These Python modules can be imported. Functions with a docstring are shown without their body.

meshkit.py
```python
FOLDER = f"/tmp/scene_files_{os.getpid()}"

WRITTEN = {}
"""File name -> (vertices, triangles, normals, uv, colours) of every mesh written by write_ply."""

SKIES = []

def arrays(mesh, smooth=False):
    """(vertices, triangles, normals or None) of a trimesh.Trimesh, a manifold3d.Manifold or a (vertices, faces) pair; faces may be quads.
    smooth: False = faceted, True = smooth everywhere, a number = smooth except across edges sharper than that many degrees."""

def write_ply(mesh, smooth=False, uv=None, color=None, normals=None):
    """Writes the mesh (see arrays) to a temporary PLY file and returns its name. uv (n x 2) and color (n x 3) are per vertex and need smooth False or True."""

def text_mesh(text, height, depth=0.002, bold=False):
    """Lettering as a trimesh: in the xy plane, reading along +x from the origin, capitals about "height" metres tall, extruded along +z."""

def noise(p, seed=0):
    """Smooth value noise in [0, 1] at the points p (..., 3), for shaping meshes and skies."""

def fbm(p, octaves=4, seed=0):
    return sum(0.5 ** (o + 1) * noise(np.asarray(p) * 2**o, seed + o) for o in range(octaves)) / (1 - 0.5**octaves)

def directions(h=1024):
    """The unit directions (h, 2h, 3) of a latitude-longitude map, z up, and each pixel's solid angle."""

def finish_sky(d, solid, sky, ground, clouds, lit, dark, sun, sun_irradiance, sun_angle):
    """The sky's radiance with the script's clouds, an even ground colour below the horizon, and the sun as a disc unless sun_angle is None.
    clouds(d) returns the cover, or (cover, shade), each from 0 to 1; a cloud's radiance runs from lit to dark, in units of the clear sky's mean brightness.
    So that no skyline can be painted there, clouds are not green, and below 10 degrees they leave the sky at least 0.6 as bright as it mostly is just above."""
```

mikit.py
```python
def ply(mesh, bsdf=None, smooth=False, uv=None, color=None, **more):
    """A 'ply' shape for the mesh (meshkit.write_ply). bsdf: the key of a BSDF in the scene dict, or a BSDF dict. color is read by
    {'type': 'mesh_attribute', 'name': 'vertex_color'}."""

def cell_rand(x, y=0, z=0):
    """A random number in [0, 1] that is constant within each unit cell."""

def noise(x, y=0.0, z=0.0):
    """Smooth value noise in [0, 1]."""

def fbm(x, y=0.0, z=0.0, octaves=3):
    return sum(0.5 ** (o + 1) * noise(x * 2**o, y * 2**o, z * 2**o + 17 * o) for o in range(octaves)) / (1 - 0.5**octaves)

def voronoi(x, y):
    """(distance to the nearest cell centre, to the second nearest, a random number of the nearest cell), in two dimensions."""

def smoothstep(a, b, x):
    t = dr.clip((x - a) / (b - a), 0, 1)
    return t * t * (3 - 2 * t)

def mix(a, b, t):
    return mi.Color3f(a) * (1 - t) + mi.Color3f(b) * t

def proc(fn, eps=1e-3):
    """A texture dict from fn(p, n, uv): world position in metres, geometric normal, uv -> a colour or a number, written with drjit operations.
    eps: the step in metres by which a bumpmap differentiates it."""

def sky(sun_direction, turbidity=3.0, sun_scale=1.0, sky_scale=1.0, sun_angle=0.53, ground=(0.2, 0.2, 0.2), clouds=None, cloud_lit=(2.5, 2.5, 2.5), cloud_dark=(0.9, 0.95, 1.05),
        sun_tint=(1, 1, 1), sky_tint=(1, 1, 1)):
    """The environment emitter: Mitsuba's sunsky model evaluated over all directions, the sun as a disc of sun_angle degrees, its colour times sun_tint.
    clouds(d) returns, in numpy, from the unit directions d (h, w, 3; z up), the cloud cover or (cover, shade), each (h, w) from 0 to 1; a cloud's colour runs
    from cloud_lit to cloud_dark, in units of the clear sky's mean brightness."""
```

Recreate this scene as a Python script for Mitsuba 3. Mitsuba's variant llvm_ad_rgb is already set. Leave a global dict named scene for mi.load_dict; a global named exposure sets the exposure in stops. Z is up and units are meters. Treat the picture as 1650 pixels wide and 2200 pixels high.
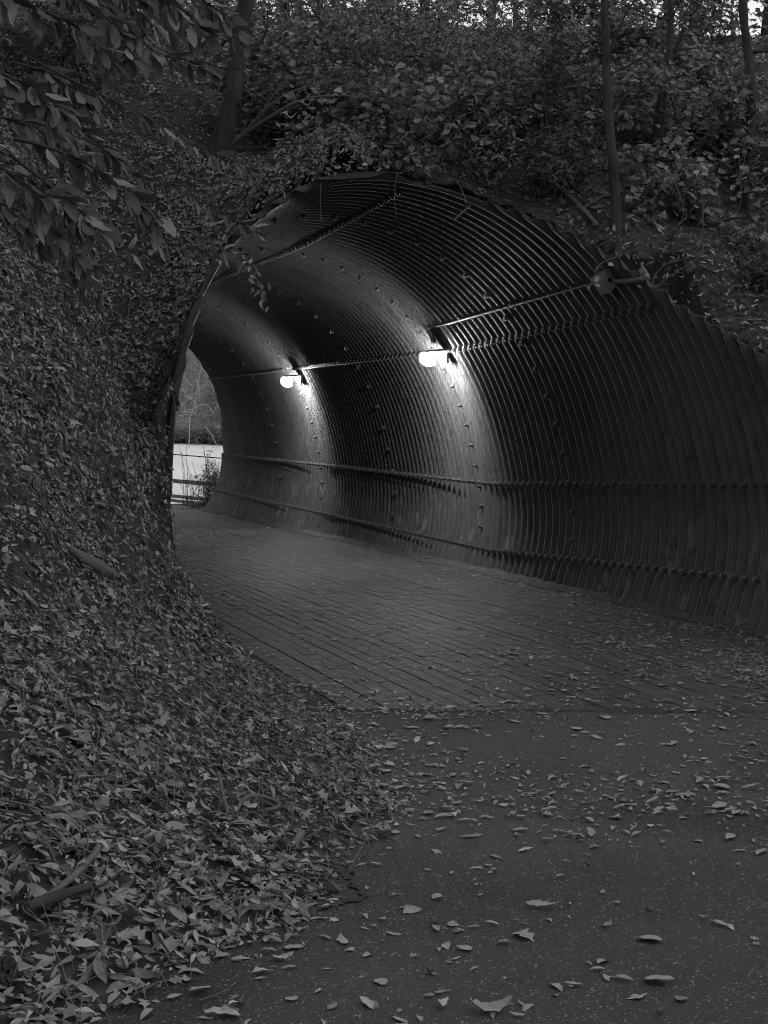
import math, random
import numpy as np, trimesh, drjit as dr, mitsuba as mi, mikit
from meshkit import fbm as nfbm
from scipy.interpolate import CubicSpline, RBFInterpolator, RegularGridInterpolator
import shapely
import shapely.affinity

T = mi.ScalarTransform4f
R = np.random.default_rng(7)
random.seed(7)
scene, labels = {}, {}

# ------------------------------------------------------------------ camera, sky, exposure
FPX, YH, CH = 3000.0, 940.0, 1.5          # focal length and horizon of the photograph in its pixels, eye height in metres
scene['camera'] = {'type': 'perspective', 'fov': 2 * math.degrees(math.atan(825 / FPX)), 'fov_axis': 'x', 'near_clip': .05, 'far_clip': 3000.0,
                   'principal_point_offset_y': (1100 - YH) / 2200.0,
                   'to_world': T().look_at(origin=[0, 0, CH], target=[0, 10, CH], up=[0, 0, 1])}
scene['sky'] = mikit.sky([0.15, 0.75, 0.65], turbidity=6, sun_scale=0.0, ground=(.12, .12, .12), clouds=lambda d: 1.0,
                         cloud_lit=(2.0, 2.0, 2.0), cloud_dark=(1.6, 1.6, 1.6))
exposure = 2.0
LAMP = 95.0
ALB = 1.3                                  # every base colour below is multiplied by this

# ------------------------------------------------------------------ frames of reference
SN, CS, DC = .3374, .9413, 4.32           # the tunnel runs 19.7 degrees to the left; its centre line passes 4.32 m to the right of the camera


def sd(s, D, z):                          # (along the tunnel, across it, up) -> world
    s, D, z = np.broadcast_arrays(np.asarray(s, float), np.asarray(D, float), np.asarray(z, float))
    return np.stack([-s * SN + D * CS, s * CS + D * SN, z], -1)


def to_sd(x, y):
    return -x * SN + y * CS, x * CS + y * SN


def at(px, py, depth):                    # a point seen at a pixel of the photograph, at a depth
    return np.array([(px - 825) / FPX * depth, depth, CH + (YH - py) / FPX * depth])


def gnd(px, py, z=0.0):
    d = (CH - z) * FPX / (py - YH)
    return np.array([(px - 825) / FPX * d, d, z])


# ------------------------------------------------------------------ bookkeeping
def key_of(name):
    if name not in USED:
        USED[name] = 0
        return name
    USED[name] += 1
    return f'{name}_{USED[name]:03d}'


USED = {}


def put(name, mesh, bsdf, smooth=False, label=None, cat=None, group=None, kind=None, **more):
    k = key_of(name)
    scene[k] = mesh if isinstance(mesh, dict) and not more else ({**mesh, **more} if isinstance(mesh, dict) else mikit.ply(mesh, bsdf + '_material', smooth=smooth, **more))
    tag(k, label, cat, group, kind)
    return k


def tag(k, label=None, cat=None, group=None, kind=None):
    d = {a: b for a, b in (('label', label), ('category', cat), ('group', group), ('kind', kind)) if b}
    if d:
        labels[k] = {**labels.get(k, {}), **d}
    return k


def root(name, label, cat, group=None, kind=None):
    return tag(key_of(name), label, cat, group, kind)


# ------------------------------------------------------------------ mesh helpers
def cat(ms):
    vs, fs, n = [], [], 0
    for v, f in ms:
        vs.append(v); fs.append(np.asarray(f) + n); n += len(v)
    return np.vstack(vs), np.vstack(fs)


def grid_faces(n, m):
    i = np.arange((n - 1) * (m - 1))
    a = i // (m - 1) * m + i % (m - 1)
    return np.vstack([np.stack([a, a + m, a + m + 1], 1), np.stack([a, a + m + 1, a + 1], 1)])


def tube(pts, rad, n=7, bump=0.0, seed=0, caps=True, sub=0):
    p = np.asarray(pts, float)
    r = np.broadcast_to(np.asarray(rad, float), len(p)).copy()
    if sub:
        t0 = np.r_[0, np.cumsum(np.linalg.norm(np.diff(p, axis=0), axis=1))]
        tt = np.linspace(0, t0[-1], sub)
        p = CubicSpline(t0, p)(tt) if len(p) > 2 else np.stack([np.interp(tt, t0, p[:, k]) for k in range(3)], 1)
        r = np.interp(tt, t0, r)
    d = np.gradient(p, axis=0); d /= np.linalg.norm(d, axis=1, keepdims=True) + 1e-12
    x = np.cross(d, [0.31, 0.2, 0.93]); x /= np.linalg.norm(x, axis=1, keepdims=True) + 1e-12
    y = np.cross(d, x)
    a = np.arange(n) * 2 * math.pi / n
    rr = r[:, None] * (1 + (bump * (nfbm(np.stack(np.broadcast_arrays(np.arange(len(p))[:, None] * .5, np.cos(a)[None] * 1.3, np.sin(a)[None] * 1.3), -1), 3, seed) - .5) * 2 if bump else 0))
    v = (p[:, None] + (np.cos(a)[None, :, None] * x[:, None] + np.sin(a)[None, :, None] * y[:, None]) * rr[..., None]).reshape(-1, 3)
    i, j = np.meshgrid(np.arange(len(p) - 1), np.arange(n), indexing='ij')
    q = i * n + j; q2 = i * n + (j + 1) % n
    f = np.vstack([np.stack([q, q2, q2 + n], -1).reshape(-1, 3), np.stack([q, q2 + n, q + n], -1).reshape(-1, 3)])
    if caps:
        v = np.vstack([v, p[:1], p[-1:]]); k = np.arange(n); b = (len(p) - 1) * n
        f = np.vstack([f, np.stack([k * 0 + len(v) - 2, (k + 1) % n, k], 1), np.stack([k * 0 + len(v) - 1, b + k, b + (k + 1) % n], 1)])
    return v, f


def box(c, x, y, z, hx, hy, hz, bev=0.0):
    c = np.asarray(c, float); A = np.stack([np.asarray(x, float), np.asarray(y, float), np.asarray(z, float)])
    if bev:
        q = [(a * (hx - (bev if k != 0 else 0)), b * (hy - (bev if k != 1 else 0)), e * (hz - (bev if k != 2 else 0))) for a in (-1, 1) for b in (-1, 1) for e in (-1, 1) for k in range(3)]
        h = trimesh.convex.convex_hull(np.array(q)); v, f = np.array(h.vertices), np.array(h.faces)
    else:
        b = trimesh.creation.box([2 * hx, 2 * hy, 2 * hz]); v, f = np.array(b.vertices), np.array(b.faces)
    return v @ A + c, (f if np.linalg.det(A) > 0 else f[:, ::-1])


def leaf_shape(kind, seg=4, rng=R, curl=1.0):
    """One curled leaf, one unit long along x, midrib up z; kind: oval, long, oak, lobed."""
    t = np.linspace(0, 1, seg + 1)
    if kind == 'long':
        w = .125 * np.sin(math.pi * t ** .8) ** .8
    elif kind == 'oak':
        w = .27 * np.sin(math.pi * t ** 1.1) ** .7 * (1 + .45 * np.cos(t * seg * math.pi))
    elif kind == 'heart':
        w = .40 * np.sin(math.pi * t ** .55) ** .75
    else:
        w = .195 * np.sin(math.pi * t ** .85) ** .75
    w = np.where((t == 0) | (t == 1), .012, w * rng.uniform(.82, 1.15, len(t)))
    bend, fold, twist, side = rng.normal(0, .55) * curl, abs(rng.normal(.25, .25)) * curl, rng.normal(0, .6) * curl, rng.normal(0, .25)
    ang = bend * (t - .5) * 2
    x = np.cumsum(np.r_[0, np.cos((ang[1:] + ang[:-1]) / 2)]) / seg
    z = np.cumsum(np.r_[0, np.sin((ang[1:] + ang[:-1]) / 2)]) / seg
    tw = twist * (t - .5)
    c = np.stack([x, side * (t - t * t), z], 1)
    def edge(sg):
        return c + np.stack([0 * t, sg * w * np.cos(fold) * np.cos(tw), w * (np.sin(fold) + sg * np.sin(tw)) + rng.normal(0, .02, len(t))], 1)
    v = np.vstack([c, edge(1), edge(-1)]); n = seg + 1
    f = []
    for i in range(seg):
        for o, flip in ((n, 0), (2 * n, 1)):
            a, b, cc, d = i, i + 1, o + i + 1, o + i
            tri = [(a, b, cc), (a, cc, d)]
            f += [q[::-1] if not flip else q for q in tri]
    v = v - v.mean(0) * [0, 0, 1]
    return v, np.array(f)


def frames(normal, yaw):
    """Rotation matrices (columns x, y, z): z along the normal, x turned by yaw about it."""
    z = normal / np.linalg.norm(normal, axis=1, keepdims=True)
    a = np.where(np.abs(z[:, 2:3]) < .95, [[0, 0, 1.0]], [[1.0, 0, 0]])
    x0 = np.cross(a, z); x0 /= np.linalg.norm(x0, axis=1, keepdims=True)
    y0 = np.cross(z, x0)
    x = x0 * np.cos(yaw)[:, None] + y0 * np.sin(yaw)[:, None]
    return np.stack([x, np.cross(z, x), z], 2)


def strew(shapes, pos, rot, size, which=None):
    """Copies of the shapes, one per position, as one mesh."""
    which = R.integers(0, len(shapes), len(pos)) if which is None else which
    out = []
    for k, (v, f) in enumerate(shapes):
        i = np.nonzero(which == k)[0]
        if len(i):
            vv = np.einsum('kij,nj->kni', rot[i], v) * size[i, None, None] + pos[i, None]
            out.append((vv.reshape(-1, 3), (f[None] + (np.arange(len(i)) * len(v))[:, None, None]).reshape(-1, 3)))
    return cat(out)


def unit(v):
    return v / (np.linalg.norm(v, axis=-1, keepdims=True) + 1e-12)


# ------------------------------------------------------------------ materials (a black-and-white place: every colour is a grey)
def g(x):
    return {'type': 'rgb', 'value': [x * ALB if x < .5 else x] * 3}


def noisy(lo, hi, sc, k=1.0, oct=3):
    lo, hi = lo * ALB, hi * ALB

    def fn(p, n, uv):
        return mikit.mix((lo,) * 3, (hi,) * 3, mikit.smoothstep(.5 - .5 * k, .5 + .5 * k, mikit.fbm(p.x * sc, p.y * sc, p.z * sc, oct)))
    return mikit.proc(fn)


def steel_colour(p, n, uv):
    # uv.x: metres round the section, uv.y: metres along; weathered zinc with runs of dirt and pale scuffs low on the wall
    cloud = mikit.fbm(p.x * 1.1, p.y * 1.1, p.z * 1.1, 3)
    run = mikit.fbm(uv.y * 9.0, uv.x * .7, 3.0, 3)
    spot = mikit.fbm(p.x * 17, p.y * 17, p.z * 9, 3)
    low = 1 - mikit.smoothstep(.2, 1.3, p.z)
    v = .058 + .022 * (cloud - .5) + .026 * (run - .5)
    v = v - .016 * mikit.smoothstep(.60, .72, spot)
    v = v + .05 * low * mikit.smoothstep(.60, .72, mikit.fbm(p.x * 11, p.y * 11, p.z * 3.0, 4))
    return mi.Color3f(dr.maximum(v, .02) * ALB)


def leaf_bsdf(c, t=0.0, rough=.55):
    if t:
        return {'type': 'principledthin', 'base_color': c if isinstance(c, dict) else g(c), 'roughness': rough, 'diff_trans': t, 'eta': 1.3}
    return {'type': 'twosided', 'b': {'type': 'principled', 'base_color': c if isinstance(c, dict) else g(c), 'roughness': rough, 'specular': .3}}


def asphalt_colour(p, n, uv):
    a, b, r = mikit.voronoi(p.x * 95, p.y * 95)
    chip = (1 - mikit.smoothstep(.18, .38, a)) * mikit.smoothstep(.55, 1.0, r)
    big = mikit.fbm(p.x * 1.3, p.y * 1.3, 0.0, 3)
    grain = mikit.fbm(p.x * 150, p.y * 150, 5.0, 2)
    return mi.Color3f(ALB * (.045 + .026 * (big - .5) + .028 * (grain - .5) - .013 * mikit.smoothstep(.5, .68, mikit.fbm(p.x * .9 + 3, p.y * .9, 9.0, 4)) + .30 * chip * dr.square(mikit.noise(p.x * 60, p.y * 60, 7.0))))


def asphalt_bump(p, n, uv):
    return mikit.fbm(p.x * 120, p.y * 120, 2.0, 2)


def brick_colour(p, n, uv):
    s, D = -p.x * SN + p.y * CS, p.x * CS + p.y * SN
    row = dr.floor(D / BW)
    each = mikit.cell_rand(row, dr.floor(s / BL + .5 * row), 3.0)
    grain = mikit.fbm(p.x * 90, p.y * 90, 0.0, 3)
    stain = mikit.fbm(p.x * .9, p.y * .9, 4.0, 3)
    return mi.Color3f(ALB * (.040 + .016 * (each - .5) + .030 * (grain - .5) + .034 * (stain - .5)))


def bark_colour(lo, hi):
    lo, hi = lo * ALB, hi * ALB

    def fn(p, n, uv):
        a = mikit.fbm(p.x * 26, p.y * 26, p.z * 5, 3)
        b = mikit.fbm(p.x * 4, p.y * 4, p.z * 4, 2)
        return mikit.mix((lo,) * 3, (hi,) * 3, dr.clip(.6 * a + .5 * b, 0, 1))
    return mikit.proc(fn)


BW, BL = .105, .21
M = {
    'steel': {'type': 'twosided', 'b': {'type': 'principled', 'base_color': mikit.proc(steel_colour), 'roughness': .55, 'specular': .33}},
    'bolt_steel': {'type': 'principled', 'base_color': noisy(.05, .12, 40), 'roughness': .5, 'metallic': .4},
    'asphalt': {'type': 'bumpmap', 'arbitrary': mikit.proc(asphalt_bump, eps=2e-3), 'scale': .004,
                'b': {'type': 'principled', 'base_color': mikit.proc(asphalt_colour), 'roughness': .85, 'specular': .3}},
    'brick': {'type': 'principled', 'base_color': mikit.proc(brick_colour), 'roughness': .66, 'specular': .4},
    'joint': {'type': 'diffuse', 'reflectance': noisy(.042, .078, 60)},
    'soil': {'type': 'diffuse', 'reflectance': noisy(.02, .075, 22, .7, 4)},
    'dirt': {'type': 'diffuse', 'reflectance': noisy(.045, .10, 35, .8, 4)},
    'ground': {'type': 'diffuse', 'reflectance': noisy(.05, .11, 3, .8, 4)},
    'bark': {'type': 'diffuse', 'reflectance': bark_colour(.02, .085)},
    'pale_bark': {'type': 'diffuse', 'reflectance': bark_colour(.10, .24)},
    'wood': {'type': 'diffuse', 'reflectance': bark_colour(.07, .17)},
    'twig': {'type': 'diffuse', 'reflectance': g(.11)},
    'dark_twig': {'type': 'diffuse', 'reflectance': g(.045)},
    'pale_twig': {'type': 'diffuse', 'reflectance': g(.30)},
    'straw': {'type': 'diffuse', 'reflectance': g(.17)},
    'dry_leaf': leaf_bsdf(noisy(.18, .275, 60)), 'dry_leaf_pale': leaf_bsdf(noisy(.27, .38, 60)), 'dry_leaf_dark': leaf_bsdf(noisy(.05, .11, 60)),
    'dry_leaf_mid': leaf_bsdf(noisy(.11, .19, 60)),
    'green_leaf': leaf_bsdf(noisy(.13, .23, 8), .2), 'green_leaf_pale': leaf_bsdf(noisy(.22, .36, 8), .25), 'green_leaf_dark': leaf_bsdf(noisy(.07, .13, 8), .25, .45),
    'big_leaf': leaf_bsdf(noisy(.07, .13, 14), .25, .4), 'big_leaf_pale': leaf_bsdf(noisy(.16, .26, 14), .25, .4),
    'canopy_leaf': leaf_bsdf(.06, .2),
    'far_leaf': leaf_bsdf(noisy(.10, .30, 3), .3),
    'pale_ground': {'type': 'diffuse', 'reflectance': noisy(.46, .54, .4)},
    'timber': {'type': 'diffuse', 'reflectance': noisy(.08, .16, 18)},
    'cable': {'type': 'diffuse', 'reflectance': g(.02)},
    'grey_box': {'type': 'principled', 'base_color': noisy(.09, .13, 20), 'roughness': .5},
    'conduit': {'type': 'principled', 'base_color': g(.08), 'roughness': .5},
    'dark_metal': {'type': 'principled', 'base_color': g(.03), 'roughness': .5},
    'hole': {'type': 'diffuse', 'reflectance': g(.01)},
    'grit': {'type': 'diffuse', 'reflectance': noisy(.035, .075, 70, .9, 4)},
    'acorn': {'type': 'principled', 'base_color': noisy(.03, .07, 90), 'roughness': .35},
    'cone': {'type': 'diffuse', 'reflectance': g(.05)},
    'stone': {'type': 'diffuse', 'reflectance': noisy(.05, .12, 50)},
}
def both_sides(b):
    return b if b['type'] in ('twosided', 'principledthin') else {'type': 'twosided', 'b': b}


scene.update({k + '_material': both_sides(b) for k, b in M.items()})

# ------------------------------------------------------------------ the steel tunnel
PROF = np.array([(-1.96, -.06), (-2.15, .40), (-2.23, .8), (-2.2, 1.2), (-2.06, 2.05), (-1.79, 2.74), (-1.14, 3.58), (0, 3.80),
                 (1.0, 3.45), (1.75, 2.68), (2.04, 2.05), (2.21, 1.2), (2.23, .8), (2.15, .40), (1.96, -.06)])
TT = np.r_[0, np.cumsum(np.hypot(*np.diff(PROF, axis=0).T))]
SPL = CubicSpline(TT, PROF); TL = TT[-1]
_tf = np.linspace(0, TL, 4001); _cf = SPL(_tf)


def t_of(u, v):
    return _tf[np.argmin((_cf[:, 0] - u) ** 2 + (_cf[:, 1] - v) ** 2)]


def sag(s):
    return np.interp(s, [7, 9, 14.5, 19.75, 28.5], [.04, 0, -.16, -.08, .03])


def cut(t):                                # where the mouth's edge lies, from the left foot over the crown to the right foot
    k = [t_of(*q) for q in ((-1.96, 0), (-2.15, .4), (-2.23, .85), (-2.19, 1.3), (-2.1, 1.8), (-1.98, 2.25), (-1.8, 2.7), (-1.5, 3.2), (-1.14, 3.58), (-.85, 3.7), (-.5, 3.77), (0, 3.8),
                            (.36, 3.74), (.66, 3.63), (1.0, 3.45), (1.27, 3.24), (1.44, 3.07), (1.65, 2.81), (1.77, 2.61), (1.9, 2.38), (2.0, 2.12), (2.15, 1.6), (2.23, .8), (1.98, 0))]
    return np.interp(t, k, [11.3, 11.02, 10.85, 10.98, 11.08, 11.3, 11.65, 11.9, 11.5, 11.25, 11.2, 11.35, 11.32, 11.29, 10.96, 10.7, 10.44, 10.15, 9.95, 9.53, 9.06, 8.4, 7.6, 7.2])


PITCH, AMP, LEAN = .152, .031, .16
S_END = 28.6


def wall(s, t, out=0.0, flat=False):
    """Points of the corrugated sheet; out: metres outwards."""
    s, t = np.broadcast_arrays(np.asarray(s, float), np.asarray(t, float))
    c, d = SPL(t), SPL(t, 1)
    n = unit(np.stack([-d[..., 1], d[..., 0]], -1))          # outward normal of the section
    w = 0 if flat else AMP * np.sin(2 * math.pi * (s - LEAN * c[..., 1]) / PITCH)
    q = c + n * np.broadcast_to(np.asarray(w + out, float), s.shape)[..., None]
    return sd(s, DC + q[..., 0], q[..., 1] + sag(s)), n


def wall_normal(t):
    d = SPL(t, 1); n = unit(np.stack([-d[..., 1], d[..., 0]], -1))
    return np.stack([n[..., 0] * CS, n[..., 0] * SN, n[..., 1]], -1)


tunnel = root('corrugated_tunnel', 'dark corrugated steel tunnel with bolted seams running under the leafy embankment', 'tunnel')
ROW = {'A': t_of(2.14, .36), 'B': t_of(2.21, 1.12), 'C': t_of(1.76, 2.64), 'K': t_of(0, 3.8), 'c': t_of(-1.8, 2.7), 'b': t_of(-2.21, 1.12), 'a': t_of(-2.14, .36)}
BANDS = [(0, 'a'), ('a', 'b'), ('b', 'c'), ('c', 'K'), ('K', 'C'), ('C', 'B'), ('B', 'A'), ('A', TL)]
RINGS = (6.4, 14.6, 20.6, S_END)
for k in range(3):
    for b, (t0, t1) in enumerate(BANDS):
        t0, t1 = ROW.get(t0, t0), ROW.get(t1, t1)
        lap = .05 if b > 0 else 0
        near = k == 0
        nt = max(4, int((t1 - t0 + lap) / (.05 if near else .14)))
        t = np.linspace(t0 - lap, t1, nt)
        s0, s1 = RINGS[k], RINGS[k + 1] + (.06 if k < 2 else 0)
        s = np.arange(s0, s1 + 1e-6, PITCH / (10 if k < 2 else 8))
        lean = LEAN * SPL(t)[:, 1]
        S = s[:, None] + lean[None]
        S1 = (s1 + lean)[None]
        if near:
            S = np.maximum(S + 0 * t[None], cut(t)[None])
            S = np.minimum(S, S1)
        S = np.minimum(S, S1 if k < 2 else S_END - 3.4 * lean[None])
        off = .004 * (k % 2) + .004 * (b % 2)
        P, _ = wall(S, t[None] + 0 * S, off)
        f = grid_faces(len(s), nt)
        uv = np.stack([t[None] + 0 * S, S], -1).reshape(-1, 2)
        v = P.reshape(-1, 3)
        tri = v[f]
        keep = np.linalg.norm(np.cross(tri[:, 1] - tri[:, 0], tri[:, 2] - tri[:, 0]), axis=1) > 1e-8
        f = f[keep]
        put(tunnel + '__plate', (v, f), 'steel', smooth=True, uv=uv)
# the sheet's raw edge round the mouth, 6 mm thick with a skin outside it
t = np.linspace(0, TL, 700)
for (a, b_) in ((0, 350), (349, 700)):
    tt = t[a:b_]
    s = np.linspace(0, 1.4, 72)
    S = cut(tt)[None] + s[:, None]
    P, _ = wall(S, tt[None] + 0 * S, .006)
    put(tunnel + '__outer_skin', (P.reshape(-1, 3), grid_faces(len(s), len(tt))), 'steel', smooth=True, uv=np.stack([tt[None] + 0 * S, S], -1).reshape(-1, 2))
    P = np.stack([wall(cut(tt), tt, o)[0] for o in (-.001, .007)])
    put(tunnel + '__edge', (P.reshape(-1, 3), grid_faces(2, len(tt))), 'steel', uv=np.stack([np.stack([tt, cut(tt)], -1)] * 2).reshape(-1, 2))

# bolts: a hexagon nut on a stub, one per corrugation along every seam
nut = trimesh.util.concatenate([trimesh.creation.cylinder(.021, .022, sections=6), trimesh.creation.cylinder(.011, .05, sections=6)])
NUT = (np.array(nut.vertices), np.array(nut.faces))
spots = []                                  # (point, outward normal, size)


def add_bolts(s, t, size=1.0):
    s, t = np.broadcast_arrays(np.asarray(s, float), np.asarray(t, float))
    lean = LEAN * SPL(t)[:, 1]
    m = np.floor((s - lean) / PITCH)
    s2 = (m + .75) * PITCH + lean           # on the ridge towards the inside
    p, _ = wall(s2, t, -.008)
    for q, tq in zip(p, t):
        spots.append((q, wall_normal(tq), size))


for r in 'ABCK':
    s = np.arange(7.3, S_END - .4, PITCH)
    tr = np.full(len(s), ROW[r]) + (0 if r == 'K' else -.02)
    ok = (s > cut(tr) + .1) & (s < S_END - 3.4 * LEAN * SPL(tr)[:, 1] - .15)
    if r == 'C':
        ok &= ~((s > 14.75) & (s < 15.3)) & ~((s > 21.1) & (s < 21.5))
    add_bolts(s[ok], tr[ok], 1.4)
for s0 in (12.35, 14.72, 17.6, 20.85, 23.4, 25.9):
    t = np.arange(ROW['c'] + .3, ROW['A'] - .1, .30 if s0 not in (14.72, 20.85) else .24)
    t = t[(np.abs(t - ROW['K']) > .1)]
    add_bolts(s0 + LEAN * (SPL(t)[:, 1]), t, 1.35)
spots.sort(key=lambda q: q[0][1])
bolt_ply = mikit.ply(NUT, 'bolt_steel_material')
Pn = np.array([q[0] for q in spots]); Nn = np.array([q[1] for q in spots])
FR = frames(-Nn, np.zeros(len(spots)))
inview = (np.abs(Pn[:, 0] / Pn[:, 1]) < .278)
first = np.nonzero(inview)[0][:296]
rest = np.setdiff1d(np.arange(len(spots)), first)


def mat(r, p, k=1.0):
    m = np.eye(4); m[:3, :3] = r * k; m[:3, 3] = p
    return T(m)


for i in first:
    put(tunnel + '__bolt', bolt_ply, None, to_world=mat(FR[i], Pn[i], spots[i][2]))
put(tunnel + '__bolt_run', strew([NUT], Pn[rest], FR[rest], np.array([spots[i][2] for i in rest])), 'bolt_steel', kind='stuff')
for (u, v, ds) in ((-2.15, .36, .10), (-2.21, 1.12, .07), (-2.1, 1.8, .1), (-2.21, 1.12, .30)):      # bolts whose heads stick out of the left edge
    tq = t_of(u, v); p, _ = wall(cut(tq) + ds, tq, .03)
    put(tunnel + '__bolt', bolt_ply, None, to_world=mat(frames(wall_normal(tq)[None], np.zeros(1))[0], p, 1.7))

# ------------------------------------------------------------------ lamps, conduit, boxes on the wall
AX = np.array([-SN, CS, 0]); NX = np.array([CS, SN, 0]); UP = np.array([0, 0, 1.0])


def wall_lamp(s, u, v, label):
    k = root('wall_lamp', label, 'lamp', 'lit lamps along the tunnel wall')
    c = sd(s, DC + u, v)
    # lens: a bowl of pressed glass, wider along the wall, drooping towards the path
    q = trimesh.creation.icosphere(subdivisions=3).vertices
    q = q * [.105, .10, .085]
    q = q[(q[:, 2] < .06) & (q[:, 1] < .07)]
    q = np.vstack([q, [[-.118, .03, .02], [.118, .05, -.02], [-.08, .075, -.05], [.09, .075, -.06]]])
    h = trimesh.convex.convex_hull(q)
    tilt = trimesh.transformations.rotation_matrix(-.35, [1, 0, 0])[:3, :3]
    B = np.stack([AX, NX, UP])
    put(k + '__lens', ((np.array(h.vertices) @ tilt.T) @ B + c, np.array(h.faces)[:, ::-1]), 'lens', smooth=40, emitter={'type': 'area', 'radiance': {'type': 'rgb', 'value': [LAMP] * 3}})
    put(k + '__housing', box(c + NX * .06 + UP * .088, AX, unit(NX + UP * .12), unit(UP - NX * .12), .125, .13, .014, .008), 'dark_metal')
    put(k + '__back_plate', box(c + NX * .20 + UP * .03, AX, NX, UP, .10, .018, .085, .01), 'dark_metal')
    put(k + '__bracket', tube([c + NX * .2 + UP * .04, c + NX * .40 + UP * .05], .016, 6), 'dark_metal')
    return c


scene['lens_material'] = {'type': 'principled', 'base_color': g(.8), 'roughness': .4}
L1 = wall_lamp(14.78, 1.51, 2.396, 'glowing wall lamp at the end of the conduit, larger and nearer of the two')
L2 = wall_lamp(20.95, 1.59, 2.37, 'smaller glowing wall lamp deeper in the tunnel towards the far opening')


def on_wall(s, u, v, off=-.06):
    tq = t_of(u, v); p, _ = wall(s, tq, off, flat=True)
    return p


ck = root('conduit_pipe', 'thin metal conduit pipe climbing along the tunnel wall from lamp to grey box', 'conduit')
s_ = np.linspace(10.75, 14.72, 9)
pts = [on_wall(a, 1.56, 2.93, -.045) for a in s_] + [on_wall(14.86, 1.57, 2.92, -.045), on_wall(14.92, 1.60, 2.85, -.05), on_wall(14.97, 1.66, 2.72, -.06)]
put(ck + '__pipe', tube(pts, .014, 8), 'conduit', smooth=60)
for a in (11.3, 12.6, 13.9):
    p = on_wall(a, 1.56, 2.93, -.03); nn = wall_normal(t_of(1.56, 2.93)); ta = unit(np.cross(AX, nn))
    put(ck + '__strap', box(p, AX, ta, nn, .012, .035, .022, .004), 'conduit')
jb = root('junction_box', 'grey square junction box with a round knockout hole near the tunnel mouth', 'box')
nn = wall_normal(t_of(1.56, 2.93)); ta = unit(np.cross(AX, nn))
p = on_wall(10.64, 1.56, 2.93, -.075)
put(jb + '__body', box(p, AX, ta, nn, .085, .085, .055, .008), 'grey_box')
put(jb + '__lid', box(p - nn * .060, AX, ta, nn, .089, .089, .008, .004), 'grey_box')
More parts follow.
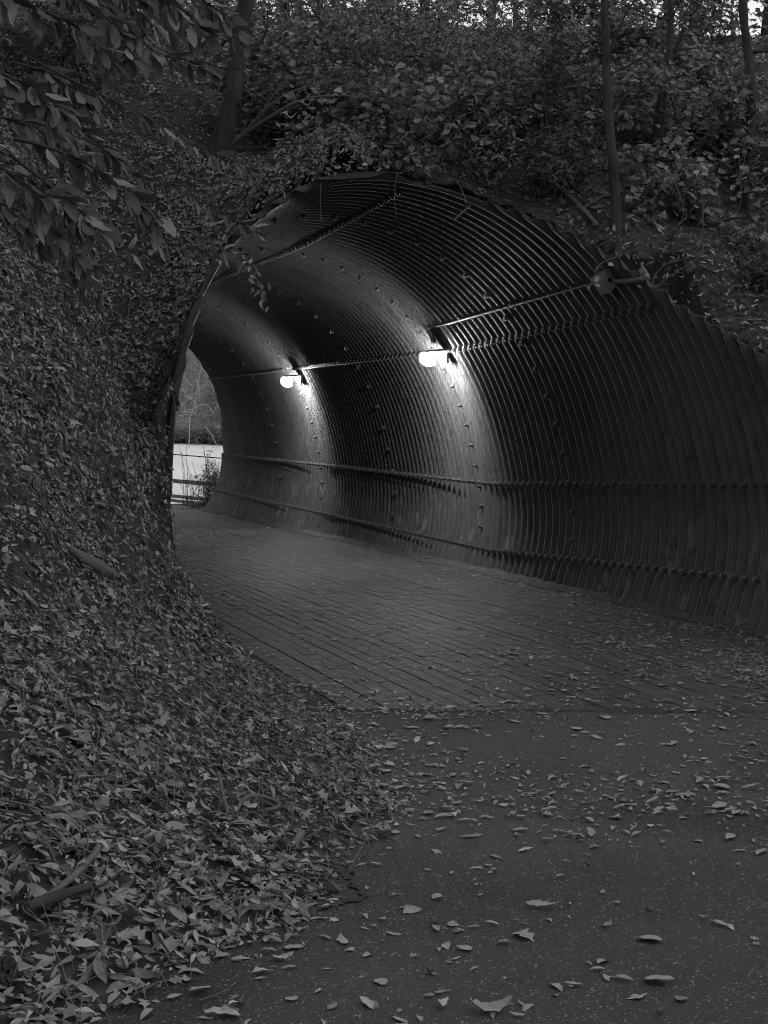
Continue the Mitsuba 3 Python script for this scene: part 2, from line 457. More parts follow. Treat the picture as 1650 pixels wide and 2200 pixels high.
put(jb + '__hole', ((lambda c: (np.array(c.vertices) @ np.stack([ta, nn, -AX]) + p - AX * .086, np.array(c.faces)))(trimesh.creation.cylinder(.021, .004, sections=18))), 'hole')
cb = root('cable_cap', 'small grey bent cable cap on the tunnel edge beside the square junction box', 'cable cover')
tq = t_of(1.62, 2.86); p = wall(cut(tq) + .08, tq, .02, flat=True)[0]; nn2 = wall_normal(tq); tb = unit(np.cross(AX, nn2))
put(cb + '__cover', box(p + nn2 * .05, unit(AX * .8 + nn2 * .5), tb, unit(nn2 * .8 - AX * .5), .09, .05, .03, .012), 'grey_box')
put(cb + '__elbow', tube([p + nn2 * .03 - AX * .05, p - AX * .1 + nn2 * .0, on_wall(10.55, 1.6, 2.9, -.04)], .022, 8, sub=8), 'grey_box', smooth=50)

# ------------------------------------------------------------------ the embankment as a surface
ctrl = []
for a in ((0, 2150, 3.65), (0, 1800, 4.3), (0, 1500, 5.2), (0, 1200, 6.3), (0, 1000, 7.0), (0, 800, 7.8), (0, 600, 8.7), (0, 300, 10.5), (0, 0, 14), (200, 1700, 5.0), (200, 1400, 6.3), (200, 1100, 7.9),
          (200, 800, 9.3), (200, 500, 11), (200, 200, 14.5), (400, 1450, 7.6), (340, 1250, 9.6), (325, 1000, 10.5), (330, 850, 10.6), (350, 700, 11.2),
          (430, 480, 12.6), (500, 330, 14), (500, 100, 19), (770, 345, 13.4), (770, 250, 15), (770, 120, 18.5), (770, 20, 23.0), (1100, 300, 14.5), (1100, 130, 20), (1400, 500, 12.0), (1400, 300, 15.5),
          (1400, 130, 20.5), (1640, 690, 10.9), (1640, 500, 13), (1640, 300, 16.5), (1640, 110, 21.5), (-400, 1800, 4.2), (-400, 1200, 6.0), (-400, 600, 8.5), (-500, 100, 14), (1950, 700, 10.6), (2100, 300, 15.5),
          (2300, 800, 9.5), (250, 30, 19.5), (60, 30, 18), (450, 55, 21.5), (620, 45, 22), (920, 50, 22), (1250, 75, 22), (1450, 80, 22), (1650, 80, 21)):
    ctrl.append(at(*a))
for tq in np.linspace(0, TL, 60):                                       # the soil line round the mouth
    u, v = SPL(tq)
    if v > (1.0 if u < 0 else .2) and tq < ROW['A']:
        back = .04 if u > -1.2 else -.04
        p, _ = wall(cut(tq) + back, tq, .02, flat=True)
        ctrl.append(p)
        if u > 1.2:
            ctrl.append(wall(cut(tq) + .1, tq, .5, flat=True)[0] * [1, 1, 1] + [0, 0, -.05])
TOE = [(-1.76, 11.3), (-1.42, 10.2), (-1.04, 9.2), (-.60, 8.04), (-.15, 6.9), (-.09, 6.08), (-.01, 5.55), (-.13, 5.08), (-.27, 4.37), (-.57, 4.0), (-.67, 3.81), (-.83, 3.57), (-1.1, 3.0), (-1.6, 2.0), (-2.2, 0), (-2.5, -3)]
for x, y in TOE:
    ctrl += [(x, y, -.01), (x + .45, y - .1, -.16), (x + 1.1, y - .2, -.3)]
RTOE = [(4.75, 4.5), (4.5, 6.0), (4.3, 7.0), (5.0, 3.0), (5.5, 0)]
for x, y in RTOE:
    ctrl += [(x, y, 0), (x - .6, y, -.25), (x + 1.2, y + .3, .75), (x + 2.5, y + .5, 1.9)]
for D in (-12, -7, -2, 3, 4.3, 6, 10, 15, 20):
    for s, z in ((22, 8.2), (24, 8.5), (25.2, 7.4)):
        if D > 3 or s > 23.5:
            ctrl.append(sd(s, D, z + .35 * math.sin(D)))
    ctrl += [sd(26.5, D, 4.5), sd(28.8, D, 2.0 if not 0 < D < 9 else -.3), sd(30.0, D, 1.6 if not .5 < D < 8 else -.2), sd(31.0, D, .3 if not 0 < D < 8 else -.3), sd(33.5, D, -.5)]
for s_ in (9.4, 9.9, 10.4, 10.9):
    ctrl.append(sd(s_, DC - 1.8, -.2))
ctrl += [sd(11.3, DC - 2.08, -.08), sd(11.0, DC - 2.12, -.05), sd(10.6, DC - 2.12, -.02), sd(10.2, DC - 2.16, .0), sd(11.2, DC - 2.35, .45), sd(10.8, DC - 2.42, .5)]
ctrl = np.array(ctrl)
rbf = RBFInterpolator(ctrl[:, :2], ctrl[:, 2], kernel='linear', smoothing=.0, neighbors=50)
gx = np.arange(-11, 11.01, .08); gy = np.arange(-3, 34.01, .08)
cx, cy = np.arange(-11, 11.3, .16), np.arange(-3, 34.3, .16)
hh = rbf(np.stack(np.meshgrid(cx, cy, indexing='ij'), -1).reshape(-1, 2)).reshape(len(cx), len(cy))
GX, GY = np.meshgrid(gx, gy, indexing='ij')
H = RegularGridInterpolator((cx, cy), hh, method='cubic')(np.stack([GX, GY], -1))
rough = nfbm(np.stack([GX * 2.2, GY * 2.2, GX * 0], -1), 4, 3) - .5
H = H + rough * np.clip(.04 + .22 * H, .02, .42) * (H > -.2)
hf = RegularGridInterpolator((gx, gy), H, bounds_error=False, fill_value=-.5)
dHx, dHy = np.gradient(H, .08, .08)
nx_f = RegularGridInterpolator((gx, gy), -dHx, bounds_error=False, fill_value=0); ny_f = RegularGridInterpolator((gx, gy), -dHy, bounds_error=False, fill_value=0)
SEC = shapely.Polygon(_cf).buffer(.03)


def in_tunnel(x, y, z, buf=SEC, lo=6.5):
    s, D = to_sd(x, y)
    return shapely.contains_xy(buf, D - DC, z - sag(s)) & (s > lo) & (s < 28.7)


V = np.stack([GX, GY, H], -1).reshape(-1, 3)
F = grid_faces(*GX.shape)
cen = V[F].mean(1)
cs_, cD = to_sd(cen[:, 0], cen[:, 1])
deep = in_tunnel(V[:, 0], V[:, 1], V[:, 2], shapely.Polygon(_cf).buffer(-.05))
cu = cD - DC
CTOP = [_cf[k, 0] for k in range(900, 3101, 50)], [cut(_tf[k]) for k in range(900, 3101, 50)]
ctop = np.interp(cu, *CTOP)
bad = ((np.abs(cu) < np.where(cen[:, 2] < .9, 2.14, 2.02)) & (cs_ < ctop + .06) & (cs_ > 7) & ((cen[:, 2] > .03) | (cu > -1.9))) | in_tunnel(cen[:, 0], cen[:, 1], cen[:, 2]) | ((cs_ > 9.5) & (np.abs(cD - DC) < 2.0) & (V[F][..., 2].min(1) < 3.0)) | deep[F].any(1) | ((cs_ > 26.8) & (cD > 1.9) & (cD < 6.8) & (cen[:, 2] < 3.2)) | ((cs_ > 28.7) & (cD > .2) & (cD < 9)) |  (V[F][..., 2].max(1) < -.12)
put('embankment', (V, F[~bad]), 'soil', smooth=True, label='steep soil embankment over the tunnel', kind='structure')

tt = np.linspace(t_of(-2.2, 1.0), t_of(2.2, 1.3), 420)
ss = np.linspace(0, 1.5, 24)
lump = nfbm(np.stack(np.broadcast_arrays(tt[None] * 5, ss[:, None] * 5, 0 * tt[None]), -1), 3, 31)
S = cut(tt)[None] + .05 + .14 * nfbm(np.stack([tt * 3, 0 * tt, 0 * tt], -1), 3, 12)[None] + ss[:, None]
RIM, _ = wall(S, tt[None] + 0 * S, .016 + .05 * lump * np.minimum(ss[:, None] * 6, 1) + .05 * ss[:, None], flat=True)
put('embankment__packed_soil', (RIM.reshape(-1, 3), grid_faces(len(ss), len(tt))), 'soil', smooth=True)
i, j = R.integers(0, 14, 9000), (R.random(9000) ** 2.2 * (len(tt) - 1)).astype(int)
rim_p = RIM[i, j] + (RIM[i + 1, j] - RIM[i, j]) * R.random((9000, 1)); rim_n = unit(np.cross(RIM[i, j + 1] - RIM[i, j], RIM[i + 1, j] - RIM[i, j]))
rim_n *= np.sign((rim_n * (rim_p - sd(14, DC, 1.5))).sum(1))[:, None]

# ------------------------------------------------------------------ ground, path, bricks
gp = trimesh.creation.box([3000, 3000, .02])
put('ground', (np.array(gp.vertices) + [0, 300, -.42], np.array(gp.faces)), 'ground', label='flat ground around the embankment', kind='structure')
Y0 = 7.65
xs, ys = np.arange(-3.4, 6.9, .1), np.r_[np.arange(-9, Y0 - .05, .1), Y0]
AXX, AYY = np.meshgrid(xs, ys, indexing='ij')
AZ = (nfbm(np.stack([AXX * 1.2, AYY * 1.2, AXX * 0], -1), 3, 9) - .5) * .014 * np.clip((Y0 - AYY) * 3, 0, 1)
put('asphalt_path', (np.stack([AXX, AYY, AZ], -1).reshape(-1, 3), grid_faces(*AXX.shape)), 'asphalt', smooth=True, label='speckled asphalt path in front of the tunnel', kind='structure')
bed = np.array([sd(6.2, 1.6, -.008), sd(6.2, 7.6, -.008), sd(31.5, 7.6, -.008), sd(31.5, 1.0, -.008)])
put('brick_path', (bed, np.array([[0, 1, 2], [0, 2, 3]])), 'joint', label='brick path through the tunnel', kind='structure')
front = shapely.Polygon([(-20, Y0 + .006), (20, Y0 + .006), (20, 60), (-20, 60)])
bricks = []
for r in range(int(2.2 / BW), int(6.5 / BW) + 1):
    off = (.5 * BL if r % 2 else 0) + R.normal(0, .012)
    wob = R.normal(0, .0022); rgap = .0030 + abs(R.normal(0, .0022))
    for c in range(int(6.3 / BL), int(31.0 / BL)):
        s0, D0 = c * BL + off, r * BW
        if D0 < 2.32 or D0 + BW > 6.36:
            continue
        gap = .0016 + abs(R.normal(0, .0010))
        q = sd(np.array([s0 + gap * .6, s0 + BL - gap * .4, s0 + BL - gap * .4, s0 + gap * .6]), np.array([D0, D0, D0 + BW - rgap, D0 + BW - rgap]) + wob + R.normal(0, .0006), 0)[:, :2]
        if q[:, 1].max() < Y0:
            continue
        if q[:, 1].min() < Y0 + .01:
            pg = shapely.Polygon(q).intersection(front)
            if pg.is_empty or pg.area < .002:
                continue
            q = np.array(pg.exterior.coords)[:-1]
            if shapely.Polygon(q).exterior.is_ccw is False:
                q = q[::-1]
        n = len(q); z = R.normal(0, .0010) - .001
        tilt = R.normal(0, .004, 2)
        cq = q.mean(0); inn = cq + (q - cq) * (1 - .004 / np.linalg.norm(q - cq, axis=1, keepdims=True))
        zt = z + ((q - cq) * tilt).sum(1)
        v = np.vstack([np.c_[q, np.full(n, -.018)], np.c_[q, zt - .003], np.c_[inn, zt]])
        i = np.arange(n); j = (i + 1) % n
        f = np.vstack([np.stack([i, j, j + n], 1), np.stack([i, j + n, i + n], 1), np.stack([i + n, j + n, j + 2 * n], 1), np.stack([i + n, j + 2 * n, i + 2 * n], 1), [(2 * n, 2 * n + a, 2 * n + a + 1) for a in range(1, n - 1)]])
        bricks.append((np.hypot(*cq), cq, (v, f)))
bricks.sort(key=lambda b: b[0])
seen = [b for b in bricks if abs(b[1][0] / b[1][1]) < .272 and (hf([(b[1][0], b[1][1])])[0] < .0 or abs(to_sd(*b[1])[1] - DC) < 1.9)]
one = seen[:298]; ids = {id(b) for b in one}
for b in one:
    put('brick_path__brick', b[2], 'brick')
put('brick_path__paving', cat([b[2] for b in bricks if id(b) not in ids]), 'brick', kind='stuff')
# a strip of washed-in dirt along the foot of the wall
s = np.arange(7.2, 30.5, .06); w = .10 + .16 * nfbm(np.stack([s * 1.4, s * 0, s * 0], -1), 3, 5); wl = .02 + .10 * nfbm(np.stack([s * 1.4, s * 0 + 9, s * 0], -1), 3, 5)
cols = np.linspace(0, 1, 6)
D = 6.36 - cols[None] * (w[:, None]); z = .004 + .035 * (1 - cols[None]) ** 1.5 * (.6 + nfbm(np.stack(np.broadcast_arrays(s[:, None] * 9, cols[None] * 3, 0 * D), -1), 3, 6))
put('dirt_strip', (sd(s[:, None] + 0 * D, D, z).reshape(-1, 3), grid_faces(*D.shape)), 'dirt', smooth=True, label='washed-in dirt along the foot of the tunnel wall', kind='stuff')
xx = np.linspace(-1.6, 3.9, 240); wv = nfbm(np.stack([xx * 3, 0 * xx, 0 * xx], -1), 4, 8); wv2 = nfbm(np.stack([xx * 2.3, 0 * xx + 5, 0 * xx], -1), 4, 9)
sm = np.stack([np.stack([xx, Y0 - .005 - .10 * np.clip(wv - .3, 0, 1), 0 * xx + .001], -1), np.stack([xx, 0 * xx + Y0 + .01, .006 + .004 * wv], -1), np.stack([xx, Y0 + .03 + .20 * np.clip(wv2 - .35, 0, 1), 0 * xx - .001], -1)])
put('grit_strip', (sm.reshape(-1, 3), grid_faces(3, len(xx))), 'grit', smooth=True, label='grit washed over the joint between asphalt and bricks', kind='stuff')
# a broken corner of the pavement with soil in its crack
cr = np.array([gnd(*q) for q in ((715, 1872), (738, 1878), (757, 1893), (770, 1908), (787, 1926), (775, 1936), (740, 1941), (700, 1948), (660, 1960), (632, 1972))])
tt = np.linspace(0, len(cr) - 1, 60); cp = np.stack([np.interp(tt, np.arange(len(cr)), cr[:, k]) for k in range(3)], 1)
cp[:, :2] += R.normal(0, .006, (60, 2)); dd = unit(np.gradient(cp, axis=0)); sd_ = np.stack([-dd[:, 1], dd[:, 0], 0 * dd[:, 0]], 1) * (.008 + .012 * R.random(60))[:, None]
put('pavement_crack', (np.vstack([cp - sd_, cp + [0, 0, .004], cp + sd_]) + [0, 0, .007], np.vstack([grid_faces(3, 60)])), 'joint', label='soil-filled crack round a broken corner of the asphalt', kind='structure')

# ------------------------------------------------------------------ fallen leaves
KINDS = ['oval', 'long', 'long', 'oval', 'oak', 'long', 'oval', 'long', 'oak', 'long']
LITTER = [leaf_shape(KINDS[i % 10], 6 if KINDS[i % 10] == 'oak' else 4) for i in range(40)]
SMALL = [leaf_shape('oval', 2) for i in range(16)]


def slope_points(n, x0, x1, y0, y1, dens=None):
    x, y = R.uniform(x0, x1, n), R.uniform(y0, y1, n)
    z = hf(np.stack([x, y], 1))
    ok = (z > -.04) & ~in_tunnel(x, y, z, SEC, 6.5)
    if dens is not None:
        ok &= R.random(n) < dens(x, y, z)
    ok &= np.abs(x / np.maximum(y, .1)) < .36
    ok &= R.random(n) * 2.4 < np.sqrt(1 + nx_f((x, y)) ** 2 + ny_f((x, y)) ** 2)
    x, y, z = x[ok], y[ok], z[ok]
    nrm = unit(np.stack([nx_f((x, y)), ny_f((x, y)), np.ones(len(x))], 1))
    return np.stack([x, y, z], 1), nrm


def litter(name, n, area, lo, hi, shapes, mats, lift, label, dens=None, jit=.27):
    p, nr = slope_points(n, *area, dens)
    bare = nfbm(p * 2.3, 3, 17)
    keep = R.random(len(p)) < np.clip((bare - .36) * 6, np.where(p[:, 2] < .7, .55, .3), 1)
    p, nr = p[keep], nr[keep]
    p = p + nr * (R.random(len(p)) ** 1.5 * lift)[:, None]
    rot = frames(unit(nr + R.normal(0, jit, nr.shape)), R.uniform(0, 6.283, len(p)))
    size = np.where(R.random(len(p)) < .82, np.exp(R.uniform(math.log(lo), math.log(lo + .5 * (hi - lo)), len(p))), R.uniform(lo + .45 * (hi - lo), hi, len(p)))
    size = size * np.interp(p[:, 1], [4.2, 6.0], [1.3, 1.0])
    m = R.choice(len(mats), len(p), p=[q for _, q in mats])
    k = root(name, label, 'fallen leaves', kind='stuff')
    for j, (mt, _) in enumerate(mats):
        i = m == j
        if i.any():
            put(k + '__leaf_layer', strew(shapes, p[i], rot[i], size[i]), mt, smooth=True, kind='stuff')


MIX = [('dry_leaf', .34), ('dry_leaf_pale', .10), ('dry_leaf_mid', .32), ('dry_leaf_dark', .24)]
litter('bank_leaf_litter', 290000, (-4.2, .3, 2.6, 13.5), .016, .082, LITTER, MIX, .05, 'thick carpet of dry fallen leaves over the left bank')
litter('hill_leaf_litter', 150000, (-6, 6.5, 9, 23.5), .03, .10, SMALL, [('dry_leaf', .20), ('dry_leaf_pale', .05), ('dry_leaf_mid', .35), ('dry_leaf_dark', .40)], .05,
       'dry leaves lying on the dark slope above the tunnel', lambda x, y, z: np.where((x < .2) & (y < 12.3), .15, 1.0))
k = root('rim_leaf_litter', 'dry leaves caught on the soil round the rim of the arch', 'fallen leaves', kind='stuff')
for a, mt in enumerate(('dry_leaf_dark', 'dry_leaf_mid', 'dry_leaf_dark')):
    q = rim_p[a::3] + rim_n[a::3] * (R.random((3000, 1)) * .04)
    put(k + '__leaf_layer', strew(LITTER, q, frames(unit(rim_n[a::3] + R.normal(0, .4, q.shape)), R.uniform(0, 6.28, 3000)), R.uniform(.03, .085, 3000)), mt, smooth=True, kind='stuff')
# straw and needles that lie down the slope
p, nr = slope_points(14000, -3.2, .2, 3, 9.5, lambda x, y, z: np.where((z < .9) & (y > 5), 1.0, .3))
down = unit(np.stack([nr[:, 0], nr[:, 1] - .25, -.6 * np.hypot(nr[:, 0], nr[:, 1])], 1) + R.normal(0, .35, nr.shape))
side = unit(np.cross(down, nr)); L = R.uniform(.06, .20, len(p))[:, None]; q = p + nr * R.uniform(.035, .075, len(p))[:, None]
w = .0012
bow = nr * (R.random(len(p)) * .02)[:, None]
vv = np.stack([q - down * L / 2 - side * w, q - down * L / 2 + side * w, q + bow - side * w, q + bow + side * w, q + down * L / 2], 1)
ff = np.array([[0, 1, 3], [0, 3, 2], [2, 3, 4]])
put('pine_straw', (vv.reshape(-1, 3), (ff[None] + (np.arange(len(p)) * 5)[:, None, None]).reshape(-1, 3)), 'straw', label='straw and pine needles strewn down the left bank', kind='stuff')


# short bits of broken twig all through the litter
p, nr = slope_points(9000, -3.6, .2, 2.8, 11)
tw = []
for a, b in zip(p, nr):
    d = unit(np.cross(b, R.normal(size=3))) * R.uniform(.02, .09)
    tw.append(tube([a + b * .035 - d, a + b * R.uniform(.035, .06), a + b * .035 + d], R.uniform(.0014, .0040), 4, caps=False))
for j, mt in enumerate(('twig', 'dark_twig', 'wood')):
    put('twig_litter', cat(tw[j::3]), mt, label='bits of broken twig strewn over the left bank', kind='stuff')


def path_density(x, y):
    s, D = to_sd(x, y)
    toe = np.interp(y, [q[1] for q in TOE[::-1]], [q[0] for q in TOE[::-1]])
    d = np.interp(y, [3.4, 4.4, 5.0, 5.35, 6.0, 6.5, 7.3, 7.65, 8.0, 8.6, 10, 12, 15, 20, 28, 30], [34, 46, 90, 300, 290, 150, 110, 260, 150, 150, 120, 60, 20, 8, 6, 18])
    d = d + 420 * np.exp(-np.maximum(x - toe, 0) / .16) * (y < 11) + 200 * np.exp(-np.maximum(6.25 - D, 0) / .22) * (s < 20) * (s > 7) + 420 * np.clip((D - 4.4) / 1.2, 0, 1) * np.exp(-((y - 9.8) / 1.6) ** 2)
    clump = nfbm(np.stack([x * 1.7, y * 1.7, x * 0], -1), 3, 21)
    return d * np.clip((clump - .25) * 2.6, .12, 2.2)


area = (-2.4, 4.4, 3.4, 31)
n = 150000
x, y = R.uniform(area[0], area[1], n), 3.4 + (31 - 3.4) * R.random(n) ** 2.0
pdf = 1 / (6.8 * 2 * np.sqrt((31 - 3.4) * np.maximum(y - 3.4, 1e-4)))
want = 1.7 * path_density(x, y) / (n * pdf)
s, D = to_sd(x, y)
h = hf(np.stack([x, y], 1))
ok = (R.random(n) < want) & (np.abs(x / y) < .285) & ((h < .0) | ((s > 7.0) & (np.abs(D - DC) < 1.94))) & (np.where(s > 7.2, D < 6.3, True)) & (np.where(s > 11.2, D > 2.4, True))
x, y = x[ok], y[ok]
order = np.argsort(y); x, y = x[order], y[order]
size = np.exp(R.normal(math.log(.033), .45, len(x))).clip(.012, .082) * np.interp(y, [3.5, 5.5], [1.25, 1.0])
FLAT = []
for i in range(24):
    FLAT.append(leaf_shape(['oval', 'long', 'oval', 'oval', 'oak', 'heart', 'oval', 'long'][i % 8], 6, R, .45))
pos = np.stack([x, y, .004 + size * .03 + R.random(len(x)) * .006], 1)
rot = frames(unit(np.array([0, 0, 1.0]) + R.normal(0, .09, (len(x), 3))), R.uniform(0, 6.283, len(x)))
big = np.argsort(-size / y)[:288]
isbig = np.zeros(len(x), bool); isbig[big] = True
plies = {}
for i in big:
    k = int(R.integers(0, len(FLAT))); mt = str(R.choice(['dry_leaf', 'dry_leaf_pale', 'dry_leaf_mid'], p=[.66, .10, .24]))
    if (k, mt) not in plies:
        plies[k, mt] = mikit.ply(FLAT[k], mt + '_material', smooth=True)
    put('fallen_leaf', plies[k, mt], None, to_world=mat(rot[i], pos[i], float(size[i])), label='single dry leaf lying on the path among many others', cat='leaf', group='dry leaves scattered over the path')
rs = ~isbig
m = R.random(len(x))
k = root('path_leaf_scatter', 'smaller dry leaves scattered along the path into the tunnel', 'fallen leaves', kind='stuff')
for a, b, mt in ((0, .5, 'dry_leaf'), (.5, .6, 'dry_leaf_pale'), (.6, .9, 'dry_leaf_mid'), (.9, 1.01, 'dry_leaf_dark')):
    i = rs & (m >= a) & (m < b)
    put(k + '__leaf_layer', strew(LITTER, pos[i], rot[i], size[i]), mt, smooth=True, kind='stuff')


def lone_leaf(px, py, length, yaw, kind, seed, label, tilt=(0, 0), mt='dry_leaf_pale', lift=.012):
    rg = np.random.default_rng(seed)
    v, f = leaf_shape(kind, 10, rg)
    v = v - [.5, 0, v[:, 2].min()]
    r = frames(unit(np.array([[tilt[0], tilt[1], 1.0]])), np.array([yaw + math.pi / 2]))[0]
    put('fallen_leaf', (v * length @ r.T + gnd(px, py) + [0, 0, lift], f), mt, smooth=True, label=label, cat='leaf', group='dry leaves scattered over the path')


lone_leaf(1062, 2172, .13, .15, 'oval', 4, 'large pale curled leaf on the asphalt at the bottom edge of the photo', (0, -.12), 'dry_leaf')
lone_leaf(478, 2188, .10, 2.9, 'oval', 11, 'broad pale leaf with a dark crumpled tip at the lower left of the asphalt', (0, -.1))
lone_leaf(1168, 1950, .115, .05, 'long', 6, 'long flat arched leaf lying alone across the middle of the asphalt', (0, -.15), 'dry_leaf')
lone_leaf(955, 2165, .06, 1.2, 'oval', 21, 'leaf with one edge rolled up beside the large curled leaf at the bottom', (.3, -.1))
lone_leaf(600, 2065, .085, 3.1, 'long', 9, 'long narrow pale leaf on bare asphalt beside the end of the leafy bank', (0, -.1))


# ------------------------------------------------------------------ small things on the ground
def acorn(px, py, label, r=.0085):
    prof = np.array([(0, -1.25), (.55, -1.0), (.92, -.35), (1, .25), (1.12, .3), (1.1, .6), (.75, .95), (.2, 1.1), (.1, 1.35), (0, 1.36)])
    mm = trimesh.creation.revolve(prof * r, sections=16)
    v = np.array(mm.vertices)
    a = random.uniform(0, 6.28)
    q = trimesh.transformations.euler_matrix(1.35, 0, a)[:3, :3]
    put('acorn', (v @ q.T + gnd(px, py) + [0, 0, r + .008], np.array(mm.faces)), 'acorn', smooth=50, label=label, cat='acorn', group='acorns dropped on the asphalt')


for a in ((932, 1992, 'dark acorn on the asphalt just left of a group of pale leaves'), (923, 2096, 'dark acorn on bare asphalt at lower middle'), (1395, 1964, 'acorn with a bright top on the asphalt right of middle'),
          (1417, 2187, 'shiny dark acorn at the very bottom of the asphalt'), (1263, 1866, 'small dark acorn below the band of leaves'), (484, 1993, 'acorn at the edge of the leafy bank by a stick'),
          (516, 2166, 'acorn beside the broad leaf at the lower left'), (455, 2062, 'acorn in front of the lowest leaves of the bank'), (306, 2145, 'acorn in the gravelly edge at the lower left')):
    acorn(*a)


def on_slope(px, py, lo=2.5, hi=26):
    """Where the sight line through a pixel meets the embankment or the path."""
    d = np.linspace(lo, hi, 3000)
    p = np.stack([(px - 825) / FPX * d, d, CH + (YH - py) / FPX * d], 1)
    ss_, DD_ = to_sd(p[:, 0], p[:, 1])
    open_ = (np.abs(DD_ - DC) < 2.05) & (ss_ > 6) & (ss_ < np.interp(DD_ - DC, *CTOP) + .06)      # the mouth: no soil there
    hit = p[:, 2] < np.where(open_, 0, np.maximum(hf(p[:, :2]), 0))
    i = np.argmax(hit) if hit.any() else -1
    return p[i]


def stick(name, label, cat_, pts, wpx, mt='wood', lift=1.0, n=7, bump=.25, branch=()):
    q = np.array([on_slope(*a) for a in pts]); r = np.array([w * q[i, 1] / FPX / 2 for i, w in enumerate(np.broadcast_to(wpx, len(pts)))])
    q[:, 2] += r * lift + .03 * (q[:, 2] > .02) + .008
    k = root(name, label, cat_)
    put(k + '__stem', tube(q, r, n, bump, len(USED), sub=max(8, 4 * len(pts))), mt, smooth=60)
    for b in branch:
        qb = np.array([on_slope(*a) for a in b]); qb[:, 2] += .05
        put(k + '__side_twig', tube(qb, np.linspace(r.min() * .7, r.min() * .4, len(qb)), 5, sub=8), mt, smooth=60)
    return k


stick('stick', 'thick pale barkless stick lying up the leaf pile at the lower left', 'stick', [(78, 1975), (150, 1925), (200, 1872), (216, 1838)], [15, 16, 15, 13], 'wood')
stick('rotten_log', 'short rotten log with rough bark under the pale stick', 'log', [(58, 1990), (120, 1967), (195, 1940)], [22, 26, 18], 'bark', bump=.4, n=9)
stick('root', 'curved root arching out of the leaf litter near the path edge', 'root', [(500, 1772), (520, 1748), (548, 1736), (574, 1740), (570, 1768)], 10, 'wood')
stick('twig', 'long bare twig across the foot of the tunnel mouth at the left edge', 'twig', [(349, 1329), (384, 1338), (433, 1360), (495, 1396), (534, 1407)], [5, 5, 5, 4, 3], 'dark_twig', branch=[[(433, 1360), (428, 1380), (432, 1410)], [(384, 1338), (393, 1315), (407, 1300)], [(495, 1396), (520, 1395), (560, 1392)]])
stick('twig', 'straight dark twig pointing along the broken asphalt corner', 'twig', [(528, 1903), (620, 1902), (730, 1896)], [4, 5, 5], 'dark_twig')
stick('twig', 'dark twig lying where the leaf pile meets the bare asphalt', 'twig', [(368, 2024), (470, 2019), (570, 2012)], [7, 6, 5], 'dark_twig')
stick('bark_strip', 'pale splintered strip of bark at the bottom left corner', 'bark', [(150, 2145), (185, 2112), (216, 2082)], [14, 17, 10], 'pale_bark', bump=.5)
stick('log', 'flat broken log half sunk in leaves midway up the left bank', 'log', [(150, 1205), (195, 1238), (238, 1260)], [18, 27, 20], 'wood', bump=.4, n=9)
stick('branch', 'dark fallen branch lying on the left bank near the photo edge', 'branch', [(0, 838), (58, 868), (118, 915)], [9, 10, 6], 'bark', branch=[[(58, 868), (75, 850), (82, 838)]])
stick('log', 'slender fallen log sloping down to the tunnel rim beside the thin tree', 'log', [(1150, 372), (1210, 425), (1250, 462), (1285, 500)], [9, 11, 11, 10], 'wood', branch=[[(1250, 462), (1275, 445), (1300, 430)]])
stick('stick', 'dark stick among the leaves on the left bank close to the photo edge', 'stick', [(48, 1530), (100, 1543), (155, 1562)], [9, 10, 8], 'bark')
stick('twig', 'short straight twig on bare asphalt near the bottom left', 'twig', [(428, 2158), (460, 2147), (490, 2134)], 4, 'twig')
stick('twig', 'thin twig hanging down the leafy bank beside the mouth edge', 'twig', [(280, 650), (275, 690), (268, 735)], 4, 'twig')
stick('twig', 'long thin twig slanting across the middle of the left bank', 'twig', [(225, 1062), (290, 1068), (352, 1085)], 3, 'dark_twig')
stick('stick', 'grey stick standing out of the leaf pile left of the root', 'stick', [(470, 1690), (478, 1730), (490, 1775)], [8, 9, 8], 'wood')
stick('twig', 'dark twig lying over the leaves above the rotten log', 'twig', [(180, 1945), (230, 1925), (262, 1900)], 5, 'dark_twig')
stick('branch', 'bare fallen branch on the dark slope left of the leaning tree foot', 'branch', [(300, 430), (360, 455), (420, 490)], 5, 'bark')
st = trimesh.creation.icosphere(subdivisions=2); sv = np.array(st.vertices); sv = sv * (1 + .35 * (nfbm(sv * 1.7, 3, 4) - .5))[:, None] * [.03, .025, .022]
put('stone', (sv + on_slope(612, 1828) + [0, 0, .025], np.array(st.faces)), 'stone', label='rounded dark stone at the edge of the leaf pile', cat='stone')
b = box((0, 0, 0), [1, 0, 0], [0, 1, 0], [0, 0, 1], .038, .013, .016, .004)
rm = trimesh.transformations.euler_matrix(.4, -.6, 1.1)[:3, :3]
put('wood_chip', (b[0] @ rm.T + on_slope(640, 1826) + [0, 0, .035], b[1]), 'pale_bark', label='pale split wood chip leaning on the dark stone', cat='wood')
pc = []
for i in range(70):
    a, hgt = i * 2.399, i / 70
    r = .032 * math.sin(math.pi * (.12 + .8 * hgt)) ** .7
    d = np.array([math.cos(a), math.sin(a), 0])
    pc.append(box(d * r + [0, 0, (hgt - .5) * .10], np.cross(d, UP), unit(d + UP * .5), unit(UP - d * .5), .008, .010, .0022, .001))
v, f = cat(pc); rm = trimesh.transformations.euler_matrix(1.2, .2, .5)[:3, :3]
put('pine_cone', (v @ rm.T + on_slope(6, 2118) + [0, 0, .035], f), 'cone', label='open dark pine cone at the left edge near the bottom', cat='pine cone')
tv = [at(1022, 375, 12.3), at(1000, 402, 11.9), at(1008, 425, 11.9), at(1006, 441, 11.9)]
tk = root('hanging_twig', 'pale broken twig hanging in a T over the tunnel crown', 'twig')
put(tk + '__stem', tube([at(975, 368, 12.5), at(985, 395, 12.0), at(1000, 430, 11.8), at(1003, 441, 11.8)], .005, 6, sub=10), 'twig', smooth=60)
